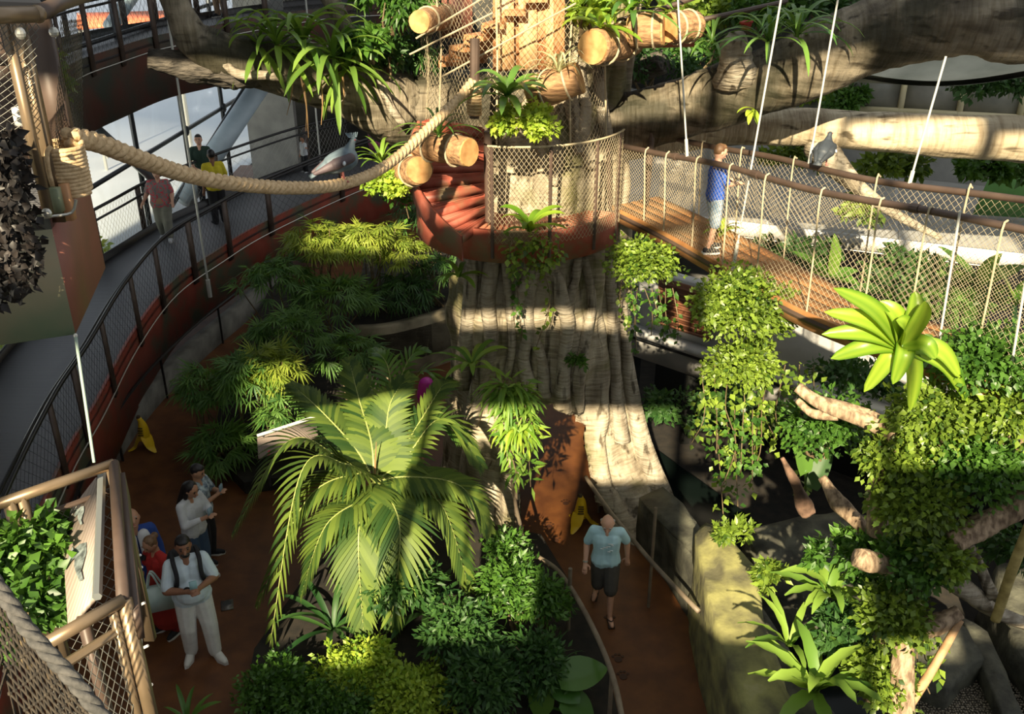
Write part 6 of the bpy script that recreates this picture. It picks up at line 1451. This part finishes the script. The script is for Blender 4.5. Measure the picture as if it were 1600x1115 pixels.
# driftwood and poles on the right
def wood(name, label, pts, rad, seed, m=M_driftwood, amp=.22, forks=()):
    t = thing(name, label, 'wood', pts[0])
    part('limb', barky(pts, rad, 34, 14, amp, seed), m, t, smooth=True)
    for (fp, fr) in forks: part('fork', barky(fp, fr, 18, 10, amp, seed + 1), m, t, smooth=True)
wood('driftwood', 'sunlit driftwood branch lying across the creepers over the pond', [P(1245, 605, 8.0), P(1275, 625, 7.9), P(1315, 640, 7.8), P(1370, 660, 7.7), P(1425, 698, 7.6)], [.05, .06, .08, .09, .10], 31, forks=[([P(1245, 625, 8.0), P(1270, 645, 7.9), P(1310, 648, 7.8)], [.03, .05, .06])])
wood('driftwood', 'thick bark log rising to the right edge above the pebbles', [P(1490, 850, 6.9), P(1530, 825, 7.0), P(1570, 800, 7.1), P(1640, 755, 7.2)], [.10, .11, .11, .12], 32)
wood('driftwood', 'grey leaning stump between the creepers and the pond', [P(1285, 745, 8.2), P(1310, 785, 8.0), P(1345, 820, 7.9), P(1375, 850, 7.8)], [.05, .08, .08, .09], 33)
wood('driftwood', 'short upright snag with a broken top in the creepers', [P(1372, 832, 7.6), P(1370, 790, 7.6), P(1366, 735, 7.65)], [.10, .09, .05], 34)
wood('driftwood', 'pale broken snag end jutting left from the creeper column', [P(1392, 885, 7.0), P(1365, 878, 6.95), P(1340, 872, 6.9)], [.10, .09, .09], 35, M_driftwood)
wood('driftwood', 'gnarled pale root crossing the creeper column', [P(1395, 1005, 6.7), P(1430, 985, 6.7), P(1465, 975, 6.7), P(1498, 955, 6.75)], [.11, .09, .08, .07], 36, M_driftwood, .3)
wood('driftwood', 'brown upright post at the bottom below the gnarled root', [P(1405, 1180, 6.3), P(1408, 1100, 6.4), P(1412, 1000, 6.6)], [.11, .10, .09], 37)
wood('driftwood', 'big grey sloping trunk at the right under the bark log', [P(1470, 895, 6.9), P(1520, 930, 6.9), P(1560, 958, 6.95), P(1640, 985, 7.0)], [.10, .09, .06, .06], 38, M_root, .2, [([P(1512, 850, 6.9), P(1535, 895, 6.9), P(1550, 930, 6.9)], [.05, .05, .06])])
wood('bamboo_pole', 'mossy yellow pole leaning at the right edge', [P(1555, 968, 6.8), P(1580, 895, 6.8), P(1625, 780, 6.9)], [.045, .045, .045], 39, mat('mossy_pole', (.22, .17, .05), (.45, .36, .13), 9, .8, bump=.4), .08)
wood('bamboo_pole', 'brown pole slanting down from the gnarled root to the bottom edge', [P(1500, 968, 6.7), P(1460, 1040, 6.55), P(1405, 1125, 6.4)], [.035, .04, .045], 40, mat('brown_pole', (.30, .17, .08), (.46, .29, .15), 9, .7, bump=.3), .08)
wood('driftwood', 'dry torn banana stem standing dark over the pond', [P(1262, 800, 8.9), P(1245, 760, 8.9), P(1222, 715, 8.9)], [.09, .06, .02], 41, mat('dry_stem', (.07, .04, .025), (.2, .12, .08), 8, .9, bump=.5), .35)

wood('driftwood', 'grey hollow log lying in the gap above the right branch', [P(975, 118, 14.6), P(1005, 108, 14.4), P(1038, 97, 14.2)], [.17, .18, .17], 42, MATS['weathered_wood'], .15)
pt = thing('red_pot', 'small red flower pot behind the branch stub at the top', 'pot', P(1166, 46, 11.9))
part('pot', tube([P(1166, 46, 11.9), P(1166, 34, 11.9)], [.05, .075], 12), mat('red_pot', (.35, .03, .02)), pt)
part('rim', tube([P(1166, 36, 11.9), P(1166, 33, 11.9)], [.082, .082], 12), MATS['red_pot'], pt)
